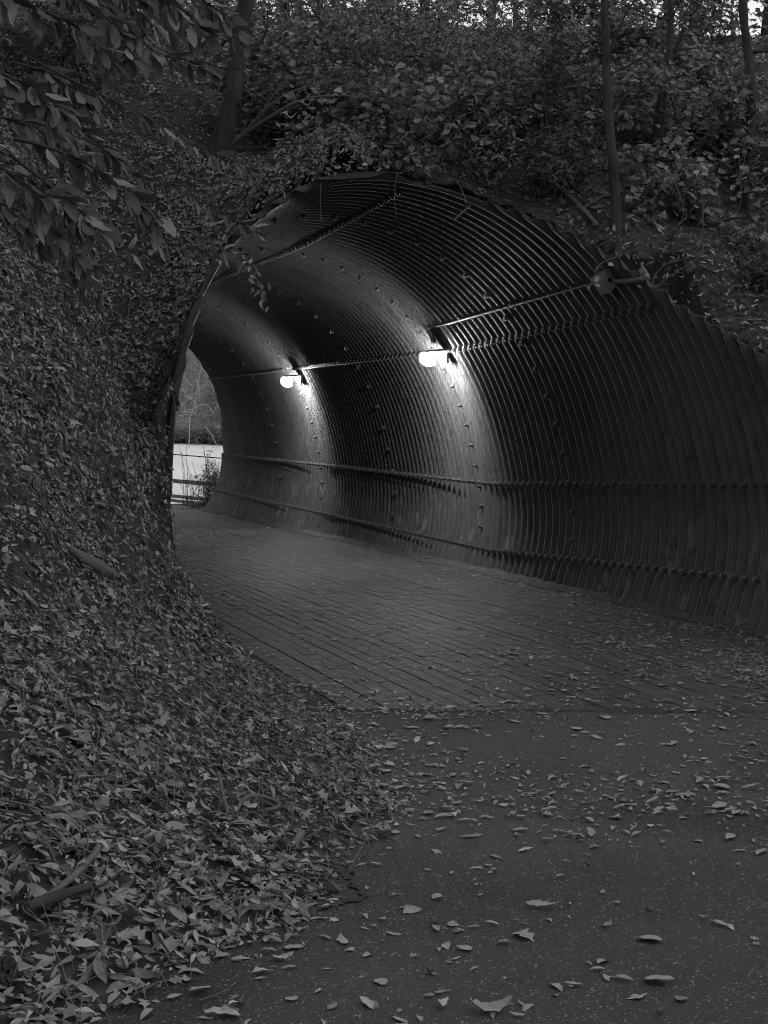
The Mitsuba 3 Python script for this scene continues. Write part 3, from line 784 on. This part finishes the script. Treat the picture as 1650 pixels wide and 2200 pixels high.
put(tk + '__cross_piece', tube([at(1012, 441, 11.8), at(995, 455, 11.8), at(977, 472, 11.8)], .008, 6), 'twig', smooth=60)

# ------------------------------------------------------------------ trees, shrubs and branches
LV = {k: [leaf_shape(k, 3) for _ in range(8)] for k in ('oval', 'heart', 'long')}


def cloud(n, c, rad, shell=.5, flat=0.0):
    """n points spread through clumps inside an ellipsoid."""
    k = max(6, n // 45)
    q = unit(R.normal(size=(k, 3))) * (R.random((k, 1)) ** (1 / 3) * (1 - shell * .3))
    w = R.integers(0, k, n)
    p = q[w] + R.normal(0, .20, (n, 3)) * [1, 1, .7]
    return np.asarray(c) + p * rad


def leaves_mesh(p, lo, hi, kind='oval', droop=.35, face=None):
    nr = unit(np.stack([R.normal(0, .55, len(p)), R.normal(-.25, .55, len(p)), np.ones(len(p)) * .9], 1))
    rot = frames(nr, R.uniform(0, 6.283, len(p)))
    ax = rot[:, :, 0].copy(); ax[:, 2] -= droop
    x = unit(ax); z = unit(np.cross(x, rot[:, :, 1])); rot = np.stack([x, np.cross(z, x), z], 2)
    return strew(LV[kind], p, rot, R.uniform(lo, hi, len(p)))


def shrub(name, label, c, rad, n, lo=.05, hi=.10, kind='oval', mt='green_leaf', stems=7, foot=None, group=None, cat_='shrub', stem_mt='dark_twig', pale=.12):
    k = root(name, label, cat_, group)
    c, rad = np.asarray(c, float), np.asarray(rad, float)
    if foot is None:
        foot = np.array([c[0], c[1] + .1, hf([(c[0], c[1])])[0]])
    st, ps = [], []
    per = n / (stems * 7)
    for i in range(stems):
        e = c + unit(R.normal(size=3) + [0, 0, .2]) * rad * R.uniform(.55, 1.15)
        f0 = foot + np.r_[R.normal(0, .16, 2) * rad[:2], -.08]
        mid = (f0 + e) / 2 + R.normal(0, .12, 3) * rad + [0, 0, .25 * rad[2]]
        q = CubicSpline([0, .55, 1], np.array([f0, mid, e]))(np.linspace(0, 1, 9))
        st.append(tube(q, np.linspace(.010, .003, 9) * R.uniform(.6, 1.3), 5))
        for _ in range(7):
            a = q[R.integers(3, 9)]
            tip = a + R.normal(0, .34, 3) * rad + [0, 0, -.12 * rad[2]]
            st.append(tube([a, (a + tip) / 2 + R.normal(0, .04, 3), tip], [.004, .003, .0012], 4))
            k_ = max(3, int(per * R.uniform(.3, 1.7)))
            ps.append(a + (tip - a) * (R.random((k_, 1)) ** .7 * 1.1) + R.normal(0, .045, (k_, 3)) * (1 + rad.mean() * .8))
    put(k + '__stem', cat(st), stem_mt, smooth=True)
    p = np.vstack(ps)
    p = p[(p[:, 2] > hf(p[:, :2]) + .02) | (c[1] > 29)]
    p = p[~in_tunnel(p[:, 0], p[:, 1], p[:, 2], SEC, 9.0)]
    w = R.random(len(p)) < pale
    put(k + '__foliage', leaves_mesh(p[~w], lo, hi, kind), mt, smooth=True, kind='stuff')
    if w.sum() > 3:
        put(k + '__foliage', leaves_mesh(p[w], lo, hi, kind), mt + '_pale' if mt + '_pale' in M else mt, smooth=True, kind='stuff')
    return k


def tree(label, pts, rad, crown=(), n=0, lo=.1, hi=.2, bark='bark', limbs=(), group=None, name='tree', leaf='green_leaf', shape='oval', bump=.18, lpx=None):
    k = root(name, label, 'tree', group)
    put(k + '__trunk', tube(pts, rad, 12, bump, len(USED) * 3 + 1, sub=36), bark, smooth=70)
    for l, r in limbs:
        put(k + '__limb', tube(l, r, 7, .1, 3, sub=18), bark, smooth=70)
    tp = np.asarray(pts, float)
    for i in range(4):
        a = tp[-2] + (tp[-1] - tp[-2]) * R.random() if i < 2 else tp[len(tp) // 2] + (tp[-2] - tp[len(tp) // 2]) * R.random()
        d = np.array([R.normal(), R.normal(0, .5), R.uniform(.2, .9)]) * R.uniform(.3, .9)
        r0 = float(np.min(rad)) * R.uniform(.25, .5)
        put(k + '__limb', tube([a, a + d * .5 + R.normal(0, .05, 3), a + d + R.normal(0, .1, 3)], [r0, r0 * .7, r0 * .3], 6, .1, i, sub=10), bark, smooth=70)
    if len(crown) and n:
        tot = sum(np.prod(c[1]) for c in crown); ps = []
        for c, r in crown:
            ps.append(cloud(int(n * np.prod(r) / tot) + 20, c, np.asarray(r, float)))
        put(k + '__crown', leaves_mesh(np.vstack(ps), lo, hi, shape), leaf, smooth=True, kind='stuff')
    return k


# trees that stand on the slope in view
z0 = 14.2
b0 = on_slope(476, 345)
k = tree('stout tree leaning right with a curved base, standing above the arch',
         [b0 + [-.12, 0, -.2], b0 + [-.02, 0, .15], at(497, 230, b0[1]), at(509, 120, b0[1] + .1), at(530, -5, b0[1] + .2), at(548, -150, b0[1] + .3), at(560, -380, b0[1] + .3)], [.14, .105, .09, .086, .08, .075, .06],
         crown=[(at(560, -560, b0[1] + .3), (2.2, 2.0, 1.2))], n=1500, bark='bark')
b1 = on_slope(472, 338) + [0, -.05, -.02]
sap = root('sapling', 'thin bare sapling with arching branches springing from the foot of the leaning tree', 'sapling')
put(sap + '__stem', tube([b1, at(530, 282, b1[1] - .1), at(590, 245, b1[1] - .15), at(630, 222, b1[1] - .2), at(700, 206, b1[1] - .1), at(770, 208, b1[1]), at(832, 222, b1[1])], [.022, .02, .018, .014, .01, .007, .004], 7, sub=30), 'wood', smooth=60)
put(sap + '__limb', tube([at(524, 287, b1[1] - .1), at(565, 240, b1[1] - .2), at(620, 200, b1[1] - .3), at(700, 178, b1[1] - .3), at(770, 150, b1[1] - .3)], [.016, .014, .01, .007, .003], 6, sub=20), 'wood', smooth=60)
put(sap + '__limb', tube([at(630, 222, b1[1] - .2), at(645, 195, b1[1] - .2), at(690, 160, b1[1] - .2), at(760, 146, b1[1] - .1)], [.012, .009, .006, .003], 6, sub=14), 'wood', smooth=60)
put(sap + '__limb', tube([at(555, 262, b1[1] - .12), at(580, 215, b1[1] - .2), at(625, 165, b1[1] - .2)], [.010, .007, .003], 6, sub=12), 'wood', smooth=60)
b2 = on_slope(1325, 492)
tree('slender straight grey tree rising from the slope just above the right haunch of the arch',
     [b2 - [0, 0, .15], at(1322, 430, b2[1]), at(1314, 320, b2[1]), at(1307, 240, b2[1] + .05), at(1303, 150, b2[1] + .1), at(1298, 0, b2[1] + .2), at(1290, -200, b2[1] + .3)], [.052, .045, .043, .04, .036, .03, .02],
     limbs=[([at(1303, 150, b2[1] + .1), at(1330, 60, b2[1]), at(1380, -20, b2[1])], [.018, .012, .006])], bark='bark')
for lb, pts, w in (('thin tree with a dark stem behind the slender grey tree', [(1428, 345), (1420, 260), (1432, 170), (1440, 60), (1450, -100)], 22),
                   ('twin dark stem leaning beside the thin dark-stemmed tree', [(1405, 345), (1408, 260), (1425, 180), (1470, 60)], 12),
                   ('short dark broken stem with a bent pale tip above the arch shoulder', [(1128, 250), (1130, 190), (1133, 140)], 15),
                   ('pair of arching stems to the right of the broken stem', [(1200, 390), (1175, 260), (1170, 180), (1160, 128)], 9),
                   ('thick dark trunk at the right photo edge half hidden by leaves', [(1612, 450), (1608, 340), (1615, 220), (1600, 60), (1605, -80)], 30),
                   ('straight trunk on the skyline just left of the bright sky gap', [(1052, 80), (1055, 40), (1058, -60)], 28),
                   ('dark trunk on the skyline splitting the brightest sky gap', [(1137, 90), (1139, 30), (1140, -80)], 20),
                   ('broad dark trunk on the skyline just right of the brightest sky gap', [(1190, 100), (1196, 20), (1196, -80)], 28),
                   ('thin dark trunk among the small bright sky gaps at upper right', [(1428, 110), (1432, 20), (1436, -70)], 8),
                   ('trunk at upper left of the photo behind the overhanging leaves', [(378, 105), (355, 40), (340, -40)], 26)):
    q = on_slope(*pts[0], 9); dep = q[1]
    if dep < 8 or dep > 25.5:
        dep = 22.0
    tree(lb, [at(pts[0][0], pts[0][1] + 25, dep)] + [at(a, b, dep + .1 * i) for i, (a, b) in enumerate(pts)], np.linspace(1.0, .7, len(pts) + 1) * w * .85 * dep / FPX / 2, name='tree')
# understorey on the slope; each centre stands over its own ground
SH = [('loose shrub of small leaves spilling over the crown of the arch', (810, 225), (1.0, .8, .45), 330, 'oval', 'green_leaf', -.2),
      ('bright rounded shrub right of the leaning tree', (625, 95), (.75, .6, .50), 900, 'heart', 'green_leaf_pale', .3),
      ('loose shrub on the upper slope above the middle of the arch', (850, 110), (.9, .7, .6), 620, 'oval', 'green_leaf', 0),
      ('wispy shrub with thin arching stems right of the arch crown, higher up the slope', (1020, 150), (.8, .7, .6), 520, 'oval', 'green_leaf', 0),
      ('low ragged shrub on the slope over the arch crown, left of the wispy one', (740, 190), (.7, .6, .45), 420, 'oval', 'green_leaf_dark', 0),
      ('drooping shrub above the right shoulder of the arch', (1060, 270), (1.0, .8, .62), 850, 'oval', 'green_leaf', -.1),
      ('tangled low shrub just above the arch rim right of centre', (990, 320), (.8, .6, .35), 380, 'oval', 'green_leaf', -.1),
      ('dark shrub between the broken stem and the slender grey tree', (1200, 300), (.7, .7, .75), 1300, 'oval', 'green_leaf_dark', .2),
      ('leafy shrub behind the slender grey tree', (1300, 90), (1.4, 1.1, .95), 1500, 'heart', 'green_leaf', .6),
      ('broad spreading shrub on the upper right slope', (1500, 170), (1.5, 1.2, 1.0), 1700, 'heart', 'green_leaf_dark', .5),
      ('heart-leaved shrub drooping at the right edge of the photo', (1560, 330), (1.0, .8, .75), 1500, 'heart', 'green_leaf', .2),
      ('vine-tangled shrub hanging over the right rim of the arch', (1500, 440), (.75, .55, .50), 650, 'heart', 'green_leaf', .0),
      ('small shrub on the slope between the two slender trunks', (1400, 380), (.5, .4, .35), 380, 'heart', 'green_leaf', .0),
      ('dark shrub under the right edge tree', (1640, 560), (.6, .5, .4), 600, 'oval', 'green_leaf_dark', .1),
      ('sunlit shrub at the top left behind the cut trunk', (430, 40), (1.3, 1.1, .9), 1900, 'heart', 'green_leaf_pale', .5),
      ('shrub on the skyline left of centre', (700, 40), (1.7, 1.2, 1.0), 2200, 'oval', 'green_leaf', .5),
      ('pale shrub on the skyline above the arch crown', (980, 50), (1.6, 1.2, .85), 2200, 'oval', 'green_leaf', .4),
      ('shrub on the skyline below the bright sky gaps', (1230, 120), (1.5, 1.2, .8), 2000, 'heart', 'green_leaf', .4),
      ('shrub on the dark slope far left behind the overhanging leaves', (130, 130), (1.2, 1.0, .9), 1500, 'oval', 'green_leaf_dark', .3)]
SH += [('leafy shrub with bending sprays on the middle of the slope above the arch', (940, 210), (.9, .7, .6), 1100, 'oval', 'green_leaf', .1),
       ('small-leaved shrub hanging forward over the slope right of the arch crown', (1090, 190), (.8, .7, .6), 1000, 'oval', 'green_leaf', .2),
       ('shrub of round leaves at the top of the slope right of the leaning tree', (690, 110), (.8, .7, .5), 900, 'heart', 'green_leaf', .2),
       ('creeping shrub low on the slope behind the hanging twig', (1010, 240), (.9, .6, .4), 800, 'oval', 'green_leaf', .1),
       ('dark shrub in the shade left of the slender grey tree, low on the slope', (1190, 380), (.6, .5, .4), 600, 'oval', 'green_leaf_dark', .1),
       ('shrub filling the slope between the slender grey tree and the right edge trees', (1440, 260), (1.1, .8, .7), 1300, 'heart', 'green_leaf', .3),
       ('overhanging shrub with pale leaf undersides at the right, mid slope', (1590, 240), (1.0, .8, .7), 1200, 'heart', 'green_leaf', .5)]
ORD = ['first', 'second', 'third', 'fourth', 'fifth', 'sixth', 'seventh', 'eighth', 'ninth', 'tenth', 'eleventh', 'twelfth', 'thirteenth']
for i in range(20):
    SH.append((f'leafy shrub in the {("upper", "lower")[i % 2]} tangle above the arch, {ORD[i // 2]} from the left', (610 + 105 * (i // 2) + R.uniform(-30, 30), (R.uniform(20, 140), R.uniform(180, 300))[i % 2]), (R.uniform(.6, 1.0), .7, R.uniform(.45, .75)), int(R.uniform(500, 900)), ['oval', 'heart'][i % 2],
               ['green_leaf', 'green_leaf_dark', 'green_leaf'][i % 3], R.uniform(.2, 1.2)))
for lb, (px, py), rad, n, kind, mt, fwd in SH:
    q = on_slope(px, py + 40, 9)
    if q[1] < 8 or q[1] > 24:
        q = at(px, py, 20.5)
    c = at(px, py, q[1] - fwd * .5)
    shrub('shrub', lb, c, rad, int(n * 1.7), .05, .11, kind, mt, foot=np.array([q[0], q[1], hf([(q[0], q[1])])[0]]), group='understorey shrubs on the slope' if 'tangle' in lb else None)
# trees on and behind the crest
for i, (px, dep, r, n, hgt, lb) in enumerate(((300, 24, 2.6, 4600, 10.2, 'leafy tree on the crest at the far upper left'), (600, 25, 2.8, 5200, 10.3, 'leafy tree on the crest left of centre behind the shrubs'),
                                             (900, 25, 2.5, 4600, 10.2, 'leafy tree on the crest above the arch'), (1300, 26.5, 2.0, 1500, 10.6, 'thin tree with bright sky between its leaves'),
                                             (1480, 25, 2.1, 1500, 10.2, 'tree on the crest at upper right speckled with sky'), (1640, 22, 1.8, 1500, 9.2, 'leafy tree on the crest at the right photo edge'),
                                             (1100, 30, 1.6, 330, 12.2, 'sparse tree behind the crest in the brightest sky gap'))):
    c = at(px, 0, dep); c[2] = hgt
    base = np.array([c[0], c[1], hf([(c[0], c[1])])[0] - .2])
    tree(lb, [base, (base + c) / 2 + [.1, 0, 0], c + [0, 0, r * .6]], [.11, .09, .04], crown=[(c, (r * 1.25, r, r * .85))], n=n, lo=.10, hi=.20, shape='heart' if i % 2 else 'oval', leaf=('green_leaf', 'green_leaf_pale')[i % 2])
# vines dangling on the right slope and over the rim
for i in range(6):
    px = R.uniform(1330, 1640); py = R.uniform(420, 560)
    a = on_slope(px, py, 8) + [0, -.25, .15]
    if a[1] > 20:
        continue
    pts = [a + [0, 0, .5], a]
    for _ in range(4):
        pts.append(pts[-1] + np.array([R.normal(-.08, .14), R.normal(-.03, .05), -R.uniform(.05, .2)]))
    vk = root('vine', 'thin bare vine trailing down the slope over the right rim of the arch', 'vine', 'vines trailing over the right rim')
    put(vk + '__stem', tube(pts, .0045, 5, sub=24), 'twig', smooth=60)
    lp = np.array(pts)[R.integers(0, len(pts), 9)] + R.normal(0, .05, (9, 3))
    put(vk + '__foliage', leaves_mesh(lp, .05, .09, 'heart'), 'green_leaf_pale', smooth=True, kind='stuff')

# ------------------------------------------------------------------ big-leaved branches that hang in from the upper left
BIG = [leaf_shape('oval', 8) for _ in range(10)]
BIG = [(v * [1, 1.0, .7], f) for v, f in BIG]
big_plies = {(i, m): mikit.ply(BIG[i], m + '_material', smooth=True) for i in range(10) for m in ('big_leaf', 'big_leaf_pale')}


def leafy_branch(label, pts, rad, whorls, per, size, pale=.3, mt='bark', droop=1.0):
    k = root('leafy_branch', label, 'branch', None)
    q = np.array([at(*a) for a in pts])
    t0 = np.r_[0, np.cumsum(np.linalg.norm(np.diff(q, axis=0), axis=1))]
    cs = CubicSpline(t0 / t0[-1], q)
    put(k + '__stem', tube(cs(np.linspace(0, 1, 30)), np.linspace(rad, rad * .35, 30), 7, .1, 2), mt, smooth=60)
    for w in whorls:
        c = cs(w); d = unit(cs(w, 1))
        for j in range(per):
            a = j * 2.399 + R.uniform(0, .6)
            o = unit(np.cross(d, [math.cos(a), math.sin(a), .3]))
            x = unit(o + d * .6 + np.array([0, 0, -droop * R.uniform(.5, 1.5)]))
            z = unit(np.cross(np.cross(x, UP), x) + R.normal(0, .35, 3)); y = unit(np.cross(z, x)); z = np.cross(x, y)
            r = np.stack([x, y, z], 1)
            m = 'big_leaf_pale' if R.random() < pale else 'big_leaf'
            put(k + '__leaf', big_plies[int(R.integers(0, 10)), m], None, to_world=mat(r, c + d * R.normal(0, .02) + x * .02, float(R.uniform(*size))))


W = lambda a, b, n: np.linspace(a, b, n)
leafy_branch('branch of hanging oval leaves across the top left corner', [(-60, -60, 5.0), (60, 10, 5.0), (170, 60, 5.1), (235, 130, 5.2)], .010, [.25, .4, .55, .7, .85, 1], 6, (.085, .125))
leafy_branch('branch ending in a whorl of long drooping leaves left of the cut trunk', [(40, -60, 5.6), (160, -10, 5.7), (240, 50, 5.8), (275, 105, 5.8)], .009, [.45, .7, .88, 1], 8, (.10, .14))
leafy_branch('branch with drooping leaves reaching toward the leaning tree', [(180, 0, 6.4), (270, 60, 6.4), (350, 118, 6.4), (425, 132, 6.4), (470, 145, 6.4)], .008, [.3, .5, .62, .78, .92, 1], 6, (.09, .135))
leafy_branch('branch of big dark leaves at the left photo edge, upper third', [(-70, 120, 5.0), (10, 160, 5.0), (70, 190, 5.0), (125, 235, 5.0)], .009, [.3, .5, .7, .85, 1], 7, (.09, .13))
leafy_branch('slender arching branch with small leaves crossing in front of the leaning tree foot', [(60, 120, 7.0), (180, 185, 7.2), (300, 245, 7.4), (420, 310, 7.6), (530, 352, 7.8)], .007, [.3, .4, .5, .58, .66, .74, .82, .9, .96, 1], 5, (.07, .11), .5)
leafy_branch('branch with a cluster of hanging leaves at the left edge, mid height', [(-60, 330, 5.0), (20, 372, 5.0), (70, 410, 5.1), (100, 425, 5.1)], .009, [.4, .65, .85, 1], 7, (.09, .13))
leafy_branch('branch whose leaf cluster hangs lowest over the left bank', [(20, 330, 5.3), (110, 400, 5.4), (165, 445, 5.4), (190, 470, 5.4)], .008, [.5, .75, .9, 1], 7, (.10, .145))
leafy_branch('long pale bare-stemmed branch reaching the left side of the arch', [(60, 400, 7.6), (180, 420, 7.8), (300, 448, 8.2), (420, 505, 8.8), (500, 548, 9.3)], .009, [.28, .74, .84, .92, 1], 5, (.09, .14), .6, 'wood')
leafy_branch('branch of pointed leaves above the pale bare-stemmed branch', [(150, 330, 7.4), (280, 372, 7.8), (400, 410, 8.2), (500, 470, 8.6), (545, 490, 8.8)], .006, [.3, .45, .6, .7, .8, .9, 1], 5, (.08, .12), .45)
leafy_branch('low branch of broad leaves over the left bank near its top', [(60, 560, 7.0), (150, 590, 7.2), (230, 560, 7.4), (330, 525, 7.8), (420, 530, 8.2)], .006, [.3, .5, .75, .88, 1], 4, (.08, .12), .5)
leafy_branch('branch of mottled leaves behind the hanging clusters at left', [(-60, 250, 6.2), (80, 265, 6.3), (180, 300, 6.5), (250, 330, 6.6)], .007, [.3, .5, .65, .8, .9, 1], 6, (.08, .12), .4)
for i in range(13):
    y0 = -40 + 42 * i + R.uniform(-10, 10); x0 = R.uniform(-70, 40)
    if i < 4:
        x0, y0 = 60 + 75 * i, -60
    d0 = R.uniform(5.2, 7.6); L_ = R.uniform(150, 290) * 6 / d0
    leafy_branch(f'drooping leafy branch from the top edge of the photo, {ORD[i]} from the left' if i < 4 else f'drooping leafy branch from the left edge of the photo, {ORD[i - 4]} from the top', [(x0, y0, d0), (x0 + L_ * .4, y0 + L_ * .12, d0 + .1), (x0 + L_ * .75, y0 + L_ * .32, d0 + .15), (x0 + L_, y0 + L_ * .55, d0 + .2)],
                 .008, list(np.linspace(.25, 1, 7)), 6, (.09, .145), .28)
    tag([k for k in labels if k.startswith('leafy_branch')][-1], group='drooping branches massed at the upper left')
vk = root('leafy_vine', 'curled leafy vine dangling into the left side of the tunnel mouth', 'vine')
vp = [at(470, 560, 10.6), at(520, 545, 10.6), at(545, 590, 10.6), at(560, 615, 10.6), at(572, 650, 10.6)]
put(vk + '__stem', tube(vp, .004, 5, sub=20), 'twig', smooth=60)
vl = CubicSpline(np.linspace(0, 1, 5), np.array(vp))(R.random(34)) + R.normal(0, .035, (34, 3))
put(vk + '__foliage', leaves_mesh(vl, .05, .10, 'oval', .8), 'green_leaf_pale', smooth=True, kind='stuff')
for i, (a, b, c) in enumerate((((855, 372), (848, 420), (852, 475)), ((690, 392), (688, 440), (690, 480)), ((480, 560), (455, 640), (440, 690)))):
    rk = put('root_thread', tube([at(*a, 11.5), at(*b, 11.4), at(*c, 11.4)], .0025, 4, sub=10), 'twig', smooth=True, label=['fine root thread hanging from the crown right of the middle seam', 'fine root thread hanging left of the middle seam', 'fine root thread hanging beside the leafy vine'][i], cat='root')

# ------------------------------------------------------------------ beyond the far opening
fk = root('rail_fence', 'low fence of dark rails and a top cable just outside the far tunnel opening', 'fence')
fd = unit(np.array([1.3, -1.5, -.05])); f0 = np.array([-4.55, 31.6, 0])


def fpt(k, z):
    return f0 + fd * k + [0, 0, z]


put(fk + '__cable', tube([fpt(-3, 1.14), fpt(0, 1.10), fpt(5, 1.06)], .012, 6), 'cable')
for z, h, t_ in ((.50, .045, .02), (.155, .035, .045), (.05, .03, .05)):
    a, b = fpt(-3, z), fpt(5, z)
    put(fk + '__rail', box((a + b) / 2, fd, unit(np.cross(UP, fd)), unit(np.cross(fd, np.cross(UP, fd))), np.linalg.norm(b - a) / 2, t_, h, .006), 'timber')
for kk in (-2.2, 2.6, 4.6):
    put(fk + '__post', box(fpt(kk, .45) + unit(np.cross(UP, fd)) * -.09, fd, unit(np.cross(UP, fd)), UP, .045, .045, .85, .008), 'timber')
pv = np.array([(-26, 33.6, -.55), (14, 32.0, -.55), (-26, 44, .05), (14, 42, -.1), (-26, 64, 2.0), (14, 60, .2), (-26, 90, .6), (14, 90, .2)])
put('pale_ground', (pv, np.array([[0, 1, 3], [0, 3, 2], [2, 3, 5], [2, 5, 4], [4, 5, 7], [4, 7, 6]])), 'pale_ground', smooth=False, label='pale bare ground rising gently beyond the fence', kind='structure')
shrub('shrub', 'dense small-leaved shrub at the foot of the far tunnel opening', (-3.72, 29.6, .46), (.52, .36, .50), 4200, .025, .065, 'oval', 'green_leaf_dark', 8, np.array([-3.7, 29.8, 0]), pale=.1)
gr = []
for i in range(24):
    b = np.array([R.uniform(-4.3, -3.55), R.uniform(29.6, 30.4), 0]); hgt = R.uniform(.5, 1.5); l = np.array([R.normal(-.05, .22), R.normal(0, .1), hgt])
    gr.append(tube([b, b + l * [.3, .3, .6], b + l, b + l * [1.6, 1.6, .93]], [.005, .006, .004, .001], 3, caps=False))
put('tall_grass', cat(gr), 'dark_twig', label='tall dark grass blades in front of the pale ground beyond the tunnel', kind='stuff')
ls = (lambda: None)
p = np.stack([R.uniform(-6, -3.4, 500), R.uniform(29.0, 30.0, 500), np.full(500, .02)], 1)
put('exit_leaf_scatter', strew(SMALL, p, frames(unit(np.array([0, 0, 1.]) + R.normal(0, .3, (500, 3))), R.uniform(0, 6.28, 500)), R.uniform(.04, .09, 500)), 'dry_leaf', smooth=True, label='leaves swept against the edge of the far path', cat='fallen leaves', kind='stuff')
for i, (x, y, z, r, n, lb) in enumerate(((-8.9, 65, 3.0, (2.2, 1.4, 2.2), 2600, 'tall bright bush left of centre seen through the far opening'), (-7.6, 66, 3.8, (1.9, 1.4, 2.6), 2600, 'tall feathery bush right of centre seen through the far opening'),
                                         (-11, 68, 5.2, (3.0, 1.6, 3.2), 3000, 'pale tree top glimpsed high in the far opening'), (-8.0, 71, 6.5, (3.6, 1.6, 3.6), 3000, 'hazy tree filling the top of the far opening'))):
    shrub('exit_bush', lb, (x, y, z), r, n * 3, .10, .22, 'long', 'far_leaf', 16, np.array([x, y, .0]), cat_='bush', stem_mt='pale_twig', pale=0)
shrub('exit_bush', 'low dark thicket along the top edge of the pale ground', (-8.8, 62.6, 1.55), (4.5, .8, .45), 5200, .10, .22, 'oval', 'green_leaf_dark', 40, np.array([-8.8, 62.8, 1.1]), cat_='bush', pale=0)
hx, hy = np.meshgrid(np.linspace(-60, 60, 61), np.linspace(70, 130, 31), indexing='ij')
hz = np.clip((hy - 72) * .42, -1, 17) * (.8 + .4 * nfbm(np.stack([hx * .06, hy * .06, 0 * hx], -1), 3, 2)) + .5
put('far_slope', (np.stack([hx, hy, hz], -1).reshape(-1, 3), grid_faces(*hx.shape)), 'ground', smooth=True, label='wooded slope rising beyond the pale ground', kind='structure')
bb = root('bare_bush', 'bare pale branches leaning over the bright ground at the left of the far opening', 'bush')
for a in (((408, 895), (422, 850), (430, 800), (436, 780)), ((395, 850), (408, 856), (420, 866), (422, 882), (405, 886)), ((390, 838), (405, 850), (412, 858)), ((392, 885), (412, 880), (430, 870), (460, 890)),
          ((385, 893), (405, 890)), ((440, 915), (455, 935), (468, 965)), ((396, 812), (415, 832)), ((420, 812), (427, 830), (428, 850)), ((390, 870), (415, 848), (445, 820))):
    put(bb + '__branch', tube([at(x, y, 60.5) for x, y in a], .013, 5, sub=10) if len(a) > 2 else tube([at(x, y, 60.5) for x, y in a], .013, 5), 'pale_twig', smooth=True)
put(bb + '__stem', tube([np.array([-8.5, 60.8, .9]), at(408, 895, 60.5)], .02, 5), 'pale_twig', smooth=True)

# ------------------------------------------------------------------ the wood that stands round the path and shades it
CAN = [(-8.2, 0, 6.5, 3.8, 4.6, 4200), (-8.5, -6.5, 6.5, 4.0, 4.8, 3800), (-9.0, 5.5, 9.2, 3.4, 3.6, 3600), (-9.8, 12.5, 9.6, 3.3, 3.4, 3600), (-3.5, -12.5, 6.0, 4.0, 5.0, 4200), (2.5, -13, 6.5, 4.0, 5.0, 4200),
       (8.0, -11, 6.5, 4.0, 5.0, 3800), (-12, -12, 7, 4.5, 5, 3000), (5.6, 10.5, 10.9, 4.3, 1.4, 4200), (-5.2, 11.5, 11.2, 3.8, 1.3, 3600), (-4.8, -4.0, 11.5, 4.4, 1.4, 3800), (-4.6, 3.0, 11.0, 4.0, 1.4, 3600),
       (12.5, 4.0, 5.5, 3.6, 3.4, 3000)]
for i, (x, y, hgt, r, rz, n) in enumerate(CAN):
    gz = max(float(hf([(np.clip(x, -10.9, 10.9), np.clip(y, -2.9, 33))])[0]), -.1)
    c = np.array([x * (.5 if y > 9 and hgt > 10.5 else .75 if hgt > 10.5 else 1.0), y, hgt])
    k = root('canopy_tree', 'tall spreading tree beside the path shading the tunnel mouth', 'tree', 'tall trees beside the path')
    put(k + '__trunk', tube([(x, y, gz - .2), (x, y, gz + 3), (x * .9 if hgt > 10.5 else x, y, hgt - 2), c], [.26, .22, .16, .05], 10, .12, i, sub=20), 'bark', smooth=70)
    p = cloud(n, c, np.array([r, r, rz]))
    put(k + '__crown', leaves_mesh(p, .28, .48, 'oval'), 'canopy_leaf', smooth=True, kind='stuff')
